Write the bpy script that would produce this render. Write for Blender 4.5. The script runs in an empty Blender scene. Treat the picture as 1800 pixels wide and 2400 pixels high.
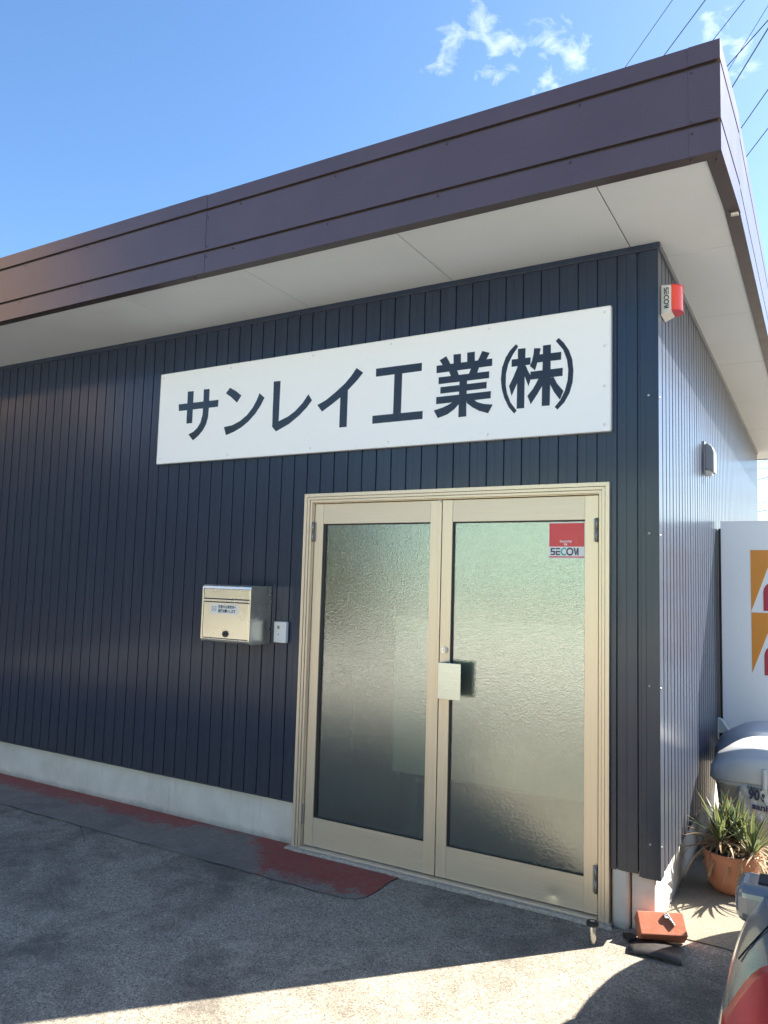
import bpy, bmesh, math, random
from mathutils import Vector, Matrix
random.seed(7)
R = math.radians
SC = bpy.context.scene
COL = SC.collection

# ---------------------------------------------------------------- camera
cam_d = bpy.data.cameras.new('camera')
cam_d.sensor_fit = 'HORIZONTAL'; cam_d.sensor_width = 36.0
cam_d.lens = 35.644; cam_d.clip_start = 0.05; cam_d.clip_end = 3000
cam = bpy.data.objects.new('camera', cam_d); COL.objects.link(cam)
right = Vector((0.86612437, 0.49903459, 0.02816127))
fwd = Vector((-0.49937378, 0.86155888, 0.09133522))
up = right.cross(fwd).normalized()
m = Matrix((right, up, -fwd)).transposed().to_4x4()
m.translation = Vector((0.66, -3.6952, 1.5409))
cam.matrix_world = m
SC.camera = cam

# ---------------------------------------------------------------- sky, sun, exposure
SUN_EL = R(39.3)
SUN_DIR = Vector((0.675 * math.cos(SUN_EL), 0.738 * math.cos(SUN_EL), math.sin(SUN_EL))).normalized()
W = bpy.data.worlds.new('World'); SC.world = W; W.use_nodes = True
nt = W.node_tree; nt.nodes.clear()
def N(nt, typ, **kw):
    n = nt.nodes.new(typ)
    for k, v in kw.items():
        if k.startswith('_'): setattr(n, k[1:], v)
    return n
out = N(nt, 'ShaderNodeOutputWorld'); bg = N(nt, 'ShaderNodeBackground')
sky = N(nt, 'ShaderNodeTexSky'); sky.sky_type = 'NISHITA'; sky.sun_disc = False
sky.sun_elevation = SUN_EL; sky.sun_rotation = math.atan2(0.675, 0.738)
sky.altitude = 0; sky.air_density = 1.0; sky.dust_density = 0.9; sky.ozone_density = 3.5
SKY_STRENGTH = 0.056
SUN_STRENGTH = 4.0
EXPOSURE = 2.42
tc = N(nt, 'ShaderNodeTexCoord')
def wmath(op, a, b=None, clamp=False):
    n = N(nt, 'ShaderNodeMath', _operation=op, _use_clamp=clamp)
    for i, v in enumerate((a, b)):
        if v is None: continue
        if isinstance(v, (int, float)): n.inputs[i].default_value = v
        else: nt.links.new(v, n.inputs[i])
    return n.outputs[0]
sep = N(nt, 'ShaderNodeSeparateXYZ'); nt.links.new(tc.outputs['Generated'], sep.inputs[0])
zc = wmath('MAXIMUM', sep.outputs[2], 0.05)
comb = N(nt, 'ShaderNodeCombineXYZ')
nt.links.new(wmath('DIVIDE', sep.outputs[0], zc), comb.inputs[0]); nt.links.new(wmath('DIVIDE', sep.outputs[1], zc), comb.inputs[1])
mp = N(nt, 'ShaderNodeMapping'); nt.links.new(comb.outputs[0], mp.inputs[0]); mp.inputs['Scale'].default_value = (4.2, 3.4, 1); mp.inputs['Rotation'].default_value = (0, 0, R(50))
nz = N(nt, 'ShaderNodeTexNoise'); nt.links.new(mp.outputs[0], nz.inputs['Vector'])
nz.inputs['Scale'].default_value = 4.5; nz.inputs['Detail'].default_value = 7; nz.inputs['Roughness'].default_value = 0.58; nz.inputs['Distortion'].default_value = 0.45
# wisps gather in a few patches of this sky (direction, angular size)
blobs = [(1040, 110, .052), (1120, 55, .045), (1180, 110, .05), (1290, 95, .05), (1340, 130, .05), (1150, 165, .035), (1275, 200, .03), (1670, 70, .045), (1740, 130, .035), (1760, 1090, .13), ]
extra = [(-0.7, -0.4, 0.5, .12), (0.2, -0.8, 0.45, .1), (-0.2, -0.6, 0.7, .08), (0.8, 0.1, 0.5, .1), (-0.9, 0.3, 0.35, .08)]
dirs = []
for px, py, r_ in blobs:
    d = fwd + right * ((px - 900) / 1782.2) - up * ((py - 1200) / 1782.2)
    dirs.append((d.normalized(), r_))
for a_, b_, c_, r_ in extra: dirs.append((Vector((a_, b_, c_)).normalized(), r_))
nrm = N(nt, 'ShaderNodeVectorMath', _operation='NORMALIZE'); nt.links.new(tc.outputs['Generated'], nrm.inputs[0])
acc = None
for d, r_ in dirs:
    dist = N(nt, 'ShaderNodeVectorMath', _operation='DISTANCE')
    nt.links.new(nrm.outputs[0], dist.inputs[0]); dist.inputs[1].default_value = d
    v = wmath('SUBTRACT', 1.0, wmath('DIVIDE', dist.outputs['Value'], r_ * 0.88), True)
    acc = v if acc is None else wmath('MAXIMUM', acc, v)
wis = wmath('MULTIPLY', wmath('SUBTRACT', wmath('ADD', nz.outputs[0], wmath('MULTIPLY', acc, 0.30)), 0.665), 2.0, True)
wis = wmath('MULTIPLY', wis, wmath('MULTIPLY', acc, 2.2, True))
wis = wmath('MULTIPLY', wis, 0.66)
mixc = N(nt, 'ShaderNodeMix', _data_type='RGBA')
hs = N(nt, 'ShaderNodeHueSaturation'); hs.inputs['Saturation'].default_value = 1.12; nt.links.new(sky.outputs[0], hs.inputs['Color'])
nt.links.new(wis, mixc.inputs[0]); nt.links.new(hs.outputs[0], mixc.inputs[6]); mixc.inputs[7].default_value = (7.5, 7.8, 8.2, 1)
nt.links.new(mixc.outputs[2], bg.inputs[0]); bg.inputs[1].default_value = SKY_STRENGTH
nt.links.new(bg.outputs[0], out.inputs[0])
sd = bpy.data.lights.new('sun', 'SUN'); sd.energy = SUN_STRENGTH; sd.angle = R(0.5); sd.color = (1.0, 0.92, 0.79)
so = bpy.data.objects.new('sun', sd); COL.objects.link(so)
so.rotation_euler = SUN_DIR.to_track_quat('Z', 'Y').to_euler()
SC.view_settings.view_transform = 'Standard'; SC.view_settings.look = 'None'
SC.view_settings.gamma = 1.0; SC.view_settings.use_curve_mapping = False
SC.view_settings.exposure = EXPOSURE
SC.render.engine = 'CYCLES'
SC.cycles.max_bounces = 8; SC.cycles.transparent_max_bounces = 12
SC.cycles.sample_clamp_indirect = 6.0
SC.cycles.caustics_reflective = False

# ---------------------------------------------------------------- helpers
def new_mat(name):
    m = bpy.data.materials.new(name); m.use_nodes = True
    b = m.node_tree.nodes['Principled BSDF']; return m, m.node_tree, b
def L(nt, a, b): nt.links.new(a, b)
def M_(nt, op, a, b=None, clamp=False):
    n = nt.nodes.new('ShaderNodeMath'); n.operation = op; n.use_clamp = clamp
    for i, v in enumerate((a, b)):
        if v is None: continue
        if isinstance(v, (int, float)): n.inputs[i].default_value = v
        else: nt.links.new(v, n.inputs[i])
    return n.outputs[0]
def mixcol(nt, f, a, b):
    n = nt.nodes.new('ShaderNodeMix'); n.data_type = 'RGBA'
    for i, v in ((0, f), (6, a), (7, b)):
        if isinstance(v, (int, float)): n.inputs[i].default_value = v
        elif isinstance(v, tuple): n.inputs[i].default_value = v + (1,) if len(v) == 3 else v
        else: nt.links.new(v, n.inputs[i])
    return n.outputs[2]
def noise(nt, scale, detail=4, rough=.55, vec=None, dist=0, stretch=None):
    n = nt.nodes.new('ShaderNodeTexNoise')
    n.inputs['Scale'].default_value = scale; n.inputs['Detail'].default_value = detail
    n.inputs['Roughness'].default_value = rough; n.inputs['Distortion'].default_value = dist
    if vec is None:
        g = nt.nodes.new('ShaderNodeNewGeometry'); vec = g.outputs['Position']
    if stretch:
        mp = nt.nodes.new('ShaderNodeMapping'); mp.inputs['Scale'].default_value = stretch
        nt.links.new(vec, mp.inputs[0]); vec = mp.outputs[0]
    nt.links.new(vec, n.inputs['Vector']); return n.outputs[0]
def ramp(nt, fac, lo, hi):
    n = nt.nodes.new('ShaderNodeMapRange'); n.inputs[1].default_value = lo; n.inputs[2].default_value = hi; n.clamp = True
    nt.links.new(fac, n.inputs[0]); return n.outputs[0]
def bump(nt, b, h, strength=.3, dist=.01):
    n = nt.nodes.new('ShaderNodeBump'); n.inputs['Strength'].default_value = strength; n.inputs['Distance'].default_value = dist
    nt.links.new(h, n.inputs['Height']); nt.links.new(n.outputs[0], b.inputs['Normal'])
def simple(name, col, rough=.5, metal=0., var=.12, vscale=14, bmp=0., bscale=60, coat=0., stretch=None, spec=None):
    m, nt, b = new_mat(name)
    b.inputs['Roughness'].default_value = rough; b.inputs['Metallic'].default_value = metal
    b.inputs['Coat Weight'].default_value = coat
    if spec is not None: b.inputs['Specular IOR Level'].default_value = spec
    n = noise(nt, vscale, 5, .6, stretch=stretch)
    f = ramp(nt, n, .3, .7)
    c = mixcol(nt, f, tuple(v * (1 - var) for v in col), tuple(min(1, v * (1 + var)) for v in col))
    L(nt, c, b.inputs['Base Color'])
    L(nt, M_(nt, 'ADD', M_(nt, 'MULTIPLY', f, rough * .25), rough * .87), b.inputs['Roughness'])
    if bmp: bump(nt, b, noise(nt, bscale, 4), bmp, .004)
    return m

def box(bm, x0, x1, y0, y1, z0, z1, mat=0):
    vs = [bm.verts.new((x, y, z)) for x in (x0, x1) for y in (y0, y1) for z in (z0, z1)]
    for f in ((0, 1, 3, 2), (4, 6, 7, 5), (0, 4, 5, 1), (2, 3, 7, 6), (0, 2, 6, 4), (1, 5, 7, 3)):
        fc = bm.faces.new([vs[i] for i in f]); fc.material_index = mat
def prism(bm, pts, y0, y1, mat=0, axis='y'):
    def mk(a, b, d):
        return (a, d, b) if axis == 'y' else ((d, a, b) if axis == 'x' else (a, b, d))
    v0 = [bm.verts.new(mk(a, b, y0)) for a, b in pts]; v1 = [bm.verts.new(mk(a, b, y1)) for a, b in pts]
    n = len(pts)
    f0 = bm.faces.new(v0); f1 = bm.faces.new(v1[::-1]); f0.material_index = f1.material_index = mat
    for i in range(n):
        f = bm.faces.new((v0[i], v0[(i + 1) % n], v1[(i + 1) % n], v1[i])); f.material_index = mat
def cyl(bm, p0, p1, r0, r1=None, n=16, cap=True, mat=0):
    p0 = Vector(p0); p1 = Vector(p1); r1 = r0 if r1 is None else r1
    ax = (p1 - p0).normalized(); t = Vector((1, 0, 0)) if abs(ax.x) < .9 else Vector((0, 1, 0))
    u = ax.cross(t).normalized(); v = ax.cross(u)
    a = [bm.verts.new(p0 + (u * math.cos(2 * math.pi * i / n) + v * math.sin(2 * math.pi * i / n)) * r0) for i in range(n)]
    b = [bm.verts.new(p1 + (u * math.cos(2 * math.pi * i / n) + v * math.sin(2 * math.pi * i / n)) * r1) for i in range(n)]
    for i in range(n):
        f = bm.faces.new((a[i], a[(i + 1) % n], b[(i + 1) % n], b[i])); f.smooth = True; f.material_index = mat
    if cap:
        bm.faces.new(a[::-1]).material_index = mat; bm.faces.new(b).material_index = mat
def lathe(bm, prof, n=48, cx=0, cy=0, cz=0, mat=0, sx=1, sy=1):
    rings = []
    for r, z in prof:
        rings.append([bm.verts.new((cx + r * sx * math.cos(2 * math.pi * i / n), cy + r * sy * math.sin(2 * math.pi * i / n), cz + z)) for i in range(n)])
    for a, b in zip(rings, rings[1:]):
        for i in range(n):
            f = bm.faces.new((a[i], a[(i + 1) % n], b[(i + 1) % n], b[i])); f.smooth = True; f.material_index = mat
    bm.faces.new(rings[0][::-1]).material_index = mat; bm.faces.new(rings[-1]).material_index = mat
def obj(name, bm, mats, parent=None, bevel=0., seg=2, loc=None):
    bmesh.ops.recalc_face_normals(bm, faces=bm.faces)
    me = bpy.data.meshes.new(name); bm.to_mesh(me); bm.free()
    for mm in (mats if isinstance(mats, (list, tuple)) else [mats]): me.materials.append(mm)
    o = bpy.data.objects.new(name, me); COL.objects.link(o)
    if parent: o.parent = parent
    if loc: o.location = loc
    if bevel:
        md = o.modifiers.new('b', 'BEVEL'); md.width = bevel; md.segments = seg; md.limit_method = 'ANGLE'; md.angle_limit = R(35)
        md.harden_normals = False
    return o
def inst(src, name, parent, loc=(0, 0, 0), rot=None):
    o = bpy.data.objects.new(name, src.data); COL.objects.link(o); o.parent = parent; o.location = loc
    if rot is not None: o.rotation_euler = rot
    for md in src.modifiers:
        q = o.modifiers.new(md.name, md.type); q.width = md.width; q.segments = md.segments; q.limit_method = 'ANGLE'
    return o
def tag(o, label, cat, group=None, kind=None):
    o['label'] = label; o['category'] = cat
    if group: o['group'] = group
    if kind: o['kind'] = kind
    return o
def empty(name, loc, label, cat, group=None):
    o = bpy.data.objects.new(name, None); COL.objects.link(o); o.location = loc; o.empty_display_size = .1
    bpy.context.view_layer.update()
    return tag(o, label, cat, group)
def adopt(parent, *os):          # parent keeps world position of meshes modelled in world space
    for o in os:
        o.parent = parent; o.matrix_parent_inverse = Matrix.Translation(parent.location).inverted()
    return os[0]
def structure(o): o['kind'] = 'structure'; return o
def text_mesh(name, body, size, mat, mw, parent, extrude=.0004, offset=0., width=None):
    cu = bpy.data.curves.new('t', 'FONT'); cu.body = body; cu.size = size; cu.extrude = extrude; cu.offset = offset; cu.align_x = 'LEFT'
    cu.resolution_u = 3
    t = bpy.data.objects.new('t', cu); COL.objects.link(t)
    dg = bpy.context.evaluated_depsgraph_get(); me = bpy.data.meshes.new_from_object(t.evaluated_get(dg))
    bpy.data.objects.remove(t); me.materials.clear(); me.materials.append(mat)
    if width:
        xs = [v.co.x for v in me.vertices]; s = width / (max(xs) - min(xs)); x0 = min(xs)
        for v in me.vertices: v.co.x = (v.co.x - x0) * s
    o = bpy.data.objects.new(name, me); COL.objects.link(o)
    me.transform(mw)
    if parent: adopt(parent, o)
    return o
def face_front(x, y, z):          # text plane facing -Y
    return Matrix(((1, 0, 0, x), (0, 0, -1, y), (0, 1, 0, z), (0, 0, 0, 1)))

LETTERS = [
 [[(-3.089,2.694),(-2.735,2.692),(-2.736,2.646),(-3.085,2.648)],[(-3.011,2.774),(-2.958,2.772),(-2.958,2.556),(-3.009,2.556)],[(-2.867,2.774),(-2.817,2.772),(-2.816,2.639),(-2.819,2.582),(-2.835,2.534),(-2.86,2.499),(-2.896,2.466),(-2.942,2.438),(-2.985,2.481),(-2.944,2.495),(-2.91,2.517),(-2.882,2.554),(-2.868,2.603),(-2.866,2.66)]],
 [[(-2.641,2.762),(-2.589,2.735),(-2.542,2.701),(-2.576,2.658),(-2.625,2.697),(-2.673,2.728)],[(-2.394,2.701),(-2.353,2.668),(-2.38,2.623),(-2.422,2.572),(-2.475,2.527),(-2.528,2.495),(-2.588,2.47),(-2.656,2.452),(-2.676,2.506),(-2.606,2.513),(-2.541,2.536),(-2.487,2.57),(-2.444,2.613),(-2.414,2.658)]],
 [[(-2.284,2.764),(-2.231,2.762),(-2.234,2.508),(-2.163,2.531),(-2.108,2.562),(-2.055,2.607),(-2.015,2.656),(-1.987,2.616),(-2.026,2.574),(-2.079,2.531),(-2.151,2.486),(-2.251,2.446),(-2.282,2.477)]],
 [[(-1.676,2.778),(-1.63,2.745),(-1.67,2.704),(-1.732,2.652),(-1.732,2.434),(-1.784,2.434),(-1.783,2.614),(-1.842,2.578),(-1.911,2.54),(-1.946,2.583),(-1.883,2.608),(-1.819,2.648),(-1.755,2.693),(-1.71,2.736)]],
 [[(-1.543,2.758),(-1.248,2.757),(-1.248,2.711),(-1.371,2.711),(-1.373,2.484),(-1.236,2.484),(-1.236,2.439),(-1.558,2.438),(-1.558,2.484),(-1.423,2.484),(-1.421,2.711),(-1.543,2.711)]],
 [[(-1.157,2.729),(-0.831,2.729),(-0.831,2.69),(-1.156,2.687)],[(-1.056,2.779),(-1.012,2.778),(-1.011,2.717),(-1.054,2.717)],[(-0.975,2.779),(-0.931,2.779),(-0.93,2.717),(-0.974,2.716)],[(-1.139,2.757),(-1.099,2.775),(-1.085,2.751),(-1.073,2.728),(-1.114,2.716),(-1.125,2.737)],[(-0.888,2.777),(-0.846,2.762),(-0.862,2.731),(-0.877,2.711),(-0.921,2.716),(-0.906,2.739)],[(-1.082,2.691),(-1.033,2.689),(-1.022,2.661),(-1.016,2.653),(-1.069,2.655),(-1.069,2.662)],[(-0.951,2.69),(-0.905,2.691),(-0.915,2.663),(-0.926,2.643),(-0.969,2.65),(-0.962,2.662)],[(-1.142,2.662),(-0.847,2.662),(-0.847,2.626),(-1.142,2.624)],[(-1.13,2.606),(-0.86,2.607),(-0.861,2.572),(-1.13,2.57)],[(-1.154,2.553),(-0.836,2.554),(-0.837,2.516),(-1.154,2.514)],[(-1.016,2.643),(-0.973,2.64),(-0.975,2.501),(-0.974,2.431),(-1.019,2.43),(-1.019,2.506)],[(-1.056,2.515),(-1.016,2.52),(-1.019,2.502),(-1.046,2.476),(-1.085,2.452),(-1.142,2.436),(-1.167,2.48),(-1.116,2.491),(-1.081,2.503)],[(-0.973,2.516),(-0.933,2.519),(-0.912,2.502),(-0.873,2.489),(-0.825,2.481),(-0.85,2.437),(-0.901,2.455),(-0.939,2.477),(-0.972,2.503)]],
 [[(-0.7,2.789),(-0.688,2.775),(-0.716,2.737),(-0.741,2.69),(-0.753,2.637),(-0.754,2.582),(-0.746,2.533),(-0.727,2.484),(-0.692,2.437),(-0.706,2.423),(-0.735,2.458),(-0.761,2.51),(-0.776,2.563),(-0.781,2.613),(-0.775,2.673),(-0.756,2.725),(-0.731,2.761)]],
 [[(-0.722,2.71),(-0.62,2.709),(-0.622,2.671),(-0.723,2.671)],[(-0.689,2.762),(-0.648,2.761),(-0.649,2.712),(-0.651,2.609),(-0.652,2.447),(-0.692,2.447),(-0.691,2.589),(-0.689,2.671)],[(-0.689,2.673),(-0.657,2.667),(-0.673,2.62),(-0.695,2.573),(-0.721,2.517),(-0.735,2.571),(-0.712,2.616),(-0.696,2.652)],[(-0.668,2.671),(-0.646,2.669),(-0.635,2.642),(-0.62,2.615),(-0.62,2.592),(-0.63,2.558),(-0.649,2.609),(-0.662,2.632)],[(-0.602,2.754),(-0.568,2.75),(-0.573,2.718),(-0.586,2.672),(-0.596,2.638),(-0.624,2.663),(-0.613,2.688),(-0.605,2.723)],[(-0.592,2.718),(-0.46,2.717),(-0.461,2.677),(-0.591,2.677)],[(-0.555,2.762),(-0.514,2.762),(-0.515,2.636),(-0.518,2.448),(-0.559,2.449),(-0.558,2.588),(-0.556,2.668)],[(-0.62,2.633),(-0.452,2.634),(-0.453,2.593),(-0.62,2.592)],[(-0.577,2.593),(-0.542,2.592),(-0.558,2.553),(-0.584,2.511),(-0.617,2.464),(-0.635,2.508),(-0.606,2.542),(-0.59,2.568)],[(-0.531,2.59),(-0.499,2.592),(-0.48,2.556),(-0.448,2.515),(-0.466,2.473),(-0.496,2.515),(-0.516,2.557)]],
 [[(-0.474,2.791),(-0.448,2.763),(-0.421,2.72),(-0.404,2.671),(-0.398,2.612),(-0.402,2.555),(-0.417,2.502),(-0.443,2.457),(-0.478,2.423),(-0.492,2.438),(-0.464,2.47),(-0.441,2.515),(-0.427,2.568),(-0.424,2.62),(-0.431,2.674),(-0.45,2.726),(-0.489,2.777)]],
]

# ---------------------------------------------------------------- materials
def siding_mat():
    m, nt, b = new_mat('navy_siding')
    n = noise(nt, 3, 5, .6, stretch=(14, 14, .5)); n2 = noise(nt, 2.2, 4, .55)
    c = mixcol(nt, ramp(nt, n, .3, .7), (.015, .026, .053), (.021, .034, .066))
    c = mixcol(nt, M_(nt, 'MULTIPLY', ramp(nt, noise(nt, 9, 7, .7, stretch=(1, 1, .12)), .58, .8), .22), c, (.10, .115, .14))
    g = nt.nodes.new('ShaderNodeNewGeometry'); s = nt.nodes.new('ShaderNodeSeparateXYZ'); L(nt, g.outputs['Position'], s.inputs[0])
    low = M_(nt, 'SUBTRACT', 1., ramp(nt, M_(nt, 'ADD', s.outputs[2], M_(nt, 'MULTIPLY', noise(nt, 18, 7, .7), .5)), .5, .85))
    c = mixcol(nt, M_(nt, 'MULTIPLY', low, .35), c, (.085, .082, .078))
    L(nt, c, b.inputs['Base Color'])
    L(nt, M_(nt, 'ADD', M_(nt, 'MULTIPLY', n2, .08), .26), b.inputs['Roughness'])
    b.inputs['Coat Weight'].default_value = .25; b.inputs['Coat Roughness'].default_value = .12; b.inputs['Sheen Weight'].default_value = .09; b.inputs['Sheen Roughness'].default_value = .35
    b.inputs['Specular IOR Level'].default_value = .34
    bump(nt, b, noise(nt, 5, 2, .4, stretch=(1, 1, .35)), .2, .012)
    return m
M_SID = siding_mat()
M_FAS = simple('brown_fascia', (.078, .058, .076), .24, var=.06, vscale=3, bmp=.05, bscale=3)
M_FASD = simple('brown_fascia_lip', (.045, .032, .032), .42, var=.1)
M_SOF = simple('soffit_board', (.64, .685, .72), .55, var=.03, vscale=2.2, bmp=.05, bscale=5)
M_ALU = simple('champagne_aluminium', (.76, .625, .46), .33, metal=.35, var=.05, vscale=5, stretch=(30, 30, .6), bmp=.02, bscale=80)
M_ALUH = simple('champagne_rail', (.68, .57, .43), .36, metal=.3, var=.05, vscale=5, stretch=(.6, 30, 30))
M_BLK = simple('black_gasket', (.012, .012, .013), .5)
M_STL = simple('steel', (.55, .54, .52), .28, metal=.9, var=.06)
M_HINGE = simple('grey_hinge', (.30, .29, .27), .4, metal=.6)
M_BRUSH = simple('brushed_stainless', (.93, .88, .75), .27, metal=.9, var=.015, vscale=3)
M_BRUSHD = simple('handle_plate', (.52, .54, .50), .30, metal=.9, var=.05, vscale=8, stretch=(1, 1, 60))
M_SIGN = simple('white_sign_panel', (.85, .865, .875), .42, var=.008, vscale=1.3)
M_VINYL = simple('black_vinyl', (.018, .018, .02), .12, var=.05)
M_WHITE = simple('white_plastic', (.78, .78, .76), .35, var=.02)
M_CREAM = simple('cream_plastic', (.66, .65, .60), .45, var=.05)
M_ROOM = simple('room_wall', (.55, .53, .46), .8)
M_ROOMF = simple('room_floor', (.16, .15, .14), .35)
M_WOOD = simple('brown_wood', (.26, .14, .055), .5, var=.3, stretch=(8, 8, .6))
M_GREY = simple('grey_plastic', (.58, .60, .62), .42, var=.05, vscale=5, bmp=.06, bscale=12)
M_GREYL = simple('light_grey_plastic', (.60, .60, .60), .45, var=.06, vscale=5, bmp=.06, bscale=10)
M_RED = simple('red_print', (.66, .03, .05), .3, var=.03)
M_NAVYP = simple('navy_print', (.02, .03, .09), .4, var=.03)
M_TEAL = simple('teal_print', (.03, .38, .36), .4, var=.03)
M_PRINT = simple('dark_print', (.03, .035, .05), .5, var=.03)
M_ORANGE = simple('orange_print', (.72, .26, .02), .35, var=.03)
M_CRIM = simple('crimson_print', (.42, .01, .04), .35, var=.03)

def conc_mat(name, a, b_, rough=.85):
    m, nt, b = new_mat(name)
    n = noise(nt, 4, 8, .65); st = noise(nt, 5, 5, .6, stretch=(6, 6, .5))
    c = mixcol(nt, ramp(nt, n, .3, .72), a, b_)
    c = mixcol(nt, M_(nt, 'MULTIPLY', ramp(nt, st, .55, .8), .35), c, tuple(v * .6 for v in a))
    # grime creeping up from the ground
    g = nt.nodes.new('ShaderNodeNewGeometry'); s = nt.nodes.new('ShaderNodeSeparateXYZ'); L(nt, g.outputs['Position'], s.inputs[0])
    gr = M_(nt, 'SUBTRACT', 1., ramp(nt, M_(nt, 'ADD', s.outputs[2], M_(nt, 'MULTIPLY', noise(nt, 14, 6), .05)), .02, .07))
    c = mixcol(nt, M_(nt, 'MULTIPLY', gr, .7), c, (.16, .14, .12))
    L(nt, c, b.inputs['Base Color']); b.inputs['Roughness'].default_value = rough
    bump(nt, b, noise(nt, 60, 6, .7), .25, .004); return m
M_CONC = conc_mat('foundation_concrete', (.56, .54, .49), (.74, .71, .66))
M_GROUT = simple('rough_grout', (.46, .42, .36), .9, var=.35, vscale=60, bmp=.8, bscale=140)

def ground_mat(name, lo, hi, speck=.55, tint=(.10, .095, .09), scale=310, patch=True, red=False):
    m, nt, b = new_mat(name)
    g = nt.nodes.new('ShaderNodeNewGeometry'); pos = g.outputs['Position']
    vo = nt.nodes.new('ShaderNodeTexVoronoi'); vo.inputs['Scale'].default_value = scale; L(nt, pos, vo.inputs['Vector'])
    fine = noise(nt, scale * .9, 3, .7)
    sp = ramp(nt, M_(nt, 'ADD', M_(nt, 'MULTIPLY', vo.outputs['Distance'], .55), M_(nt, 'MULTIPLY', fine, .75)), .42, .84)
    c = mixcol(nt, sp, lo, hi)
    # single darker and paler stones
    vo2 = nt.nodes.new('ShaderNodeTexVoronoi'); vo2.inputs['Scale'].default_value = scale * .55; L(nt, pos, vo2.inputs['Vector'])
    vs = nt.nodes.new('ShaderNodeSeparateColor'); L(nt, vo2.outputs['Color'], vs.inputs[0])
    c = mixcol(nt, M_(nt, 'MULTIPLY', ramp(nt, vs.outputs[0], .72, .80), speck), c, tuple(v * .35 for v in lo))
    c = mixcol(nt, M_(nt, 'MULTIPLY', ramp(nt, vs.outputs[1], .86, .9), speck * .8), c, tuple(min(1, v * 1.6) for v in hi))
    if patch:
        big = noise(nt, 1.1, 6, .6, dist=.6); mid = noise(nt, 5.5, 7, .66, dist=.3)
        st = ramp(nt, M_(nt, 'ADD', M_(nt, 'MULTIPLY', big, .62), M_(nt, 'MULTIPLY', mid, .38)), .44, .60)
        c = mixcol(nt, M_(nt, 'MULTIPLY', st, .72), c, tint)
        pale = ramp(nt, noise(nt, 2.3, 8, .72, dist=.5), .60, .74)
        c = mixcol(nt, M_(nt, 'MULTIPLY', pale, .6), c, tuple(min(1, v * 1.3) for v in hi))
    rough = .9
    if red:
        s = nt.nodes.new('ShaderNodeSeparateXYZ'); L(nt, pos, s.inputs[0])
        X, Y = s.outputs[0], s.outputs[1]
        # painted width from the wall: broad next to the door, narrow further left, worn away between
        wd = M_(nt, 'MULTIPLY', ramp(nt, X, -2.32, -1.95), .38)
        wd = M_(nt, 'ADD', wd, M_(nt, 'MULTIPLY', M_(nt, 'MULTIPLY', ramp(nt, M_(nt, 'MULTIPLY', X, -1), 2.62, 2.85), .16), 1.))
        wear = noise(nt, 9, 9, .75, dist=.4); wear2 = noise(nt, 60, 4, .7)
        e = M_(nt, 'ADD', M_(nt, 'ADD', Y, wd), M_(nt, 'MULTIPLY', M_(nt, 'SUBTRACT', wear, .5), .62))
        e = M_(nt, 'ADD', e, M_(nt, 'MULTIPLY', M_(nt, 'SUBTRACT', wear2, .5), .42))
        rm = ramp(nt, e, -.03, .06)
        rm = M_(nt, 'MULTIPLY', rm, M_(nt, 'ADD', .62, M_(nt, 'MULTIPLY', ramp(nt, noise(nt, 26, 8, .75), .38, .58), .36)))
        c = mixcol(nt, rm, c, mixcol(nt, ramp(nt, noise(nt, 30, 5), .3, .7), (.25, .030, .028), (.32, .050, .045)))
        L(nt, M_(nt, 'SUBTRACT', .92, M_(nt, 'MULTIPLY', rm, .35)), b.inputs['Roughness'])
    else:
        b.inputs['Roughness'].default_value = rough
    L(nt, c, b.inputs['Base Color'])
    bump(nt, b, M_(nt, 'ADD', M_(nt, 'MULTIPLY', vo.outputs['Distance'], .6), fine), .55, .0035)
    return m
M_LOT = ground_mat('exposed_aggregate', (.155, .138, .115), (.48, .425, .34), tint=(.088, .080, .069))
M_KERB = ground_mat('painted_slab', (.19, .17, .145), (.31, .28, .24), speck=.3, tint=(.14, .13, .12), red=True)
M_PASS = ground_mat('side_concrete', (.17, .15, .115), (.30, .265, .205), speck=.35, tint=(.17, .155, .13))

# ---------------------------------------------------------------- ground
bm = bmesh.new(); s = 400
bm.faces.new([bm.verts.new(v) for v in ((-s, -s, 0), (s, -s, 0), (s, s, 0), (-s, s, 0))])
structure(obj('ground', bm, M_LOT))
bm = bmesh.new(); bm.faces.new([bm.verts.new(v) for v in ((-60, -60, .004), (60, -60, .004), (60, -6.2, .004), (-60, -6.2, .004))])
structure(obj('road', bm, ground_mat('pale_bounce_road', (.42, .40, .36), (.60, .58, .54), speck=.2, tint=(.40, .38, .35))))  # unseen road, made paler than the lot to bounce light onto the shaded front
# slab beside the wall: its outer edge wavers a little, its right end is cut off slantwise
random.seed(3)
edge = []
x = -9.0
while x < -1.42:
    edge.append((x, -.435 + random.uniform(-.006, .006))); x += random.uniform(.06, .12)
edge += [(-1.40, -.425), (-1.345, -.405), (-1.315, -.36), (-1.305, -.25), (-1.315, -.12), (-1.30, -.058)]
poly = edge + [(-2.02, -.056), (-2.02, .04), (-9.0, .04)]
bm = bmesh.new(); prism(bm, poly, -.02, .005, axis='z'); structure(obj('path', bm, M_KERB))
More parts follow.
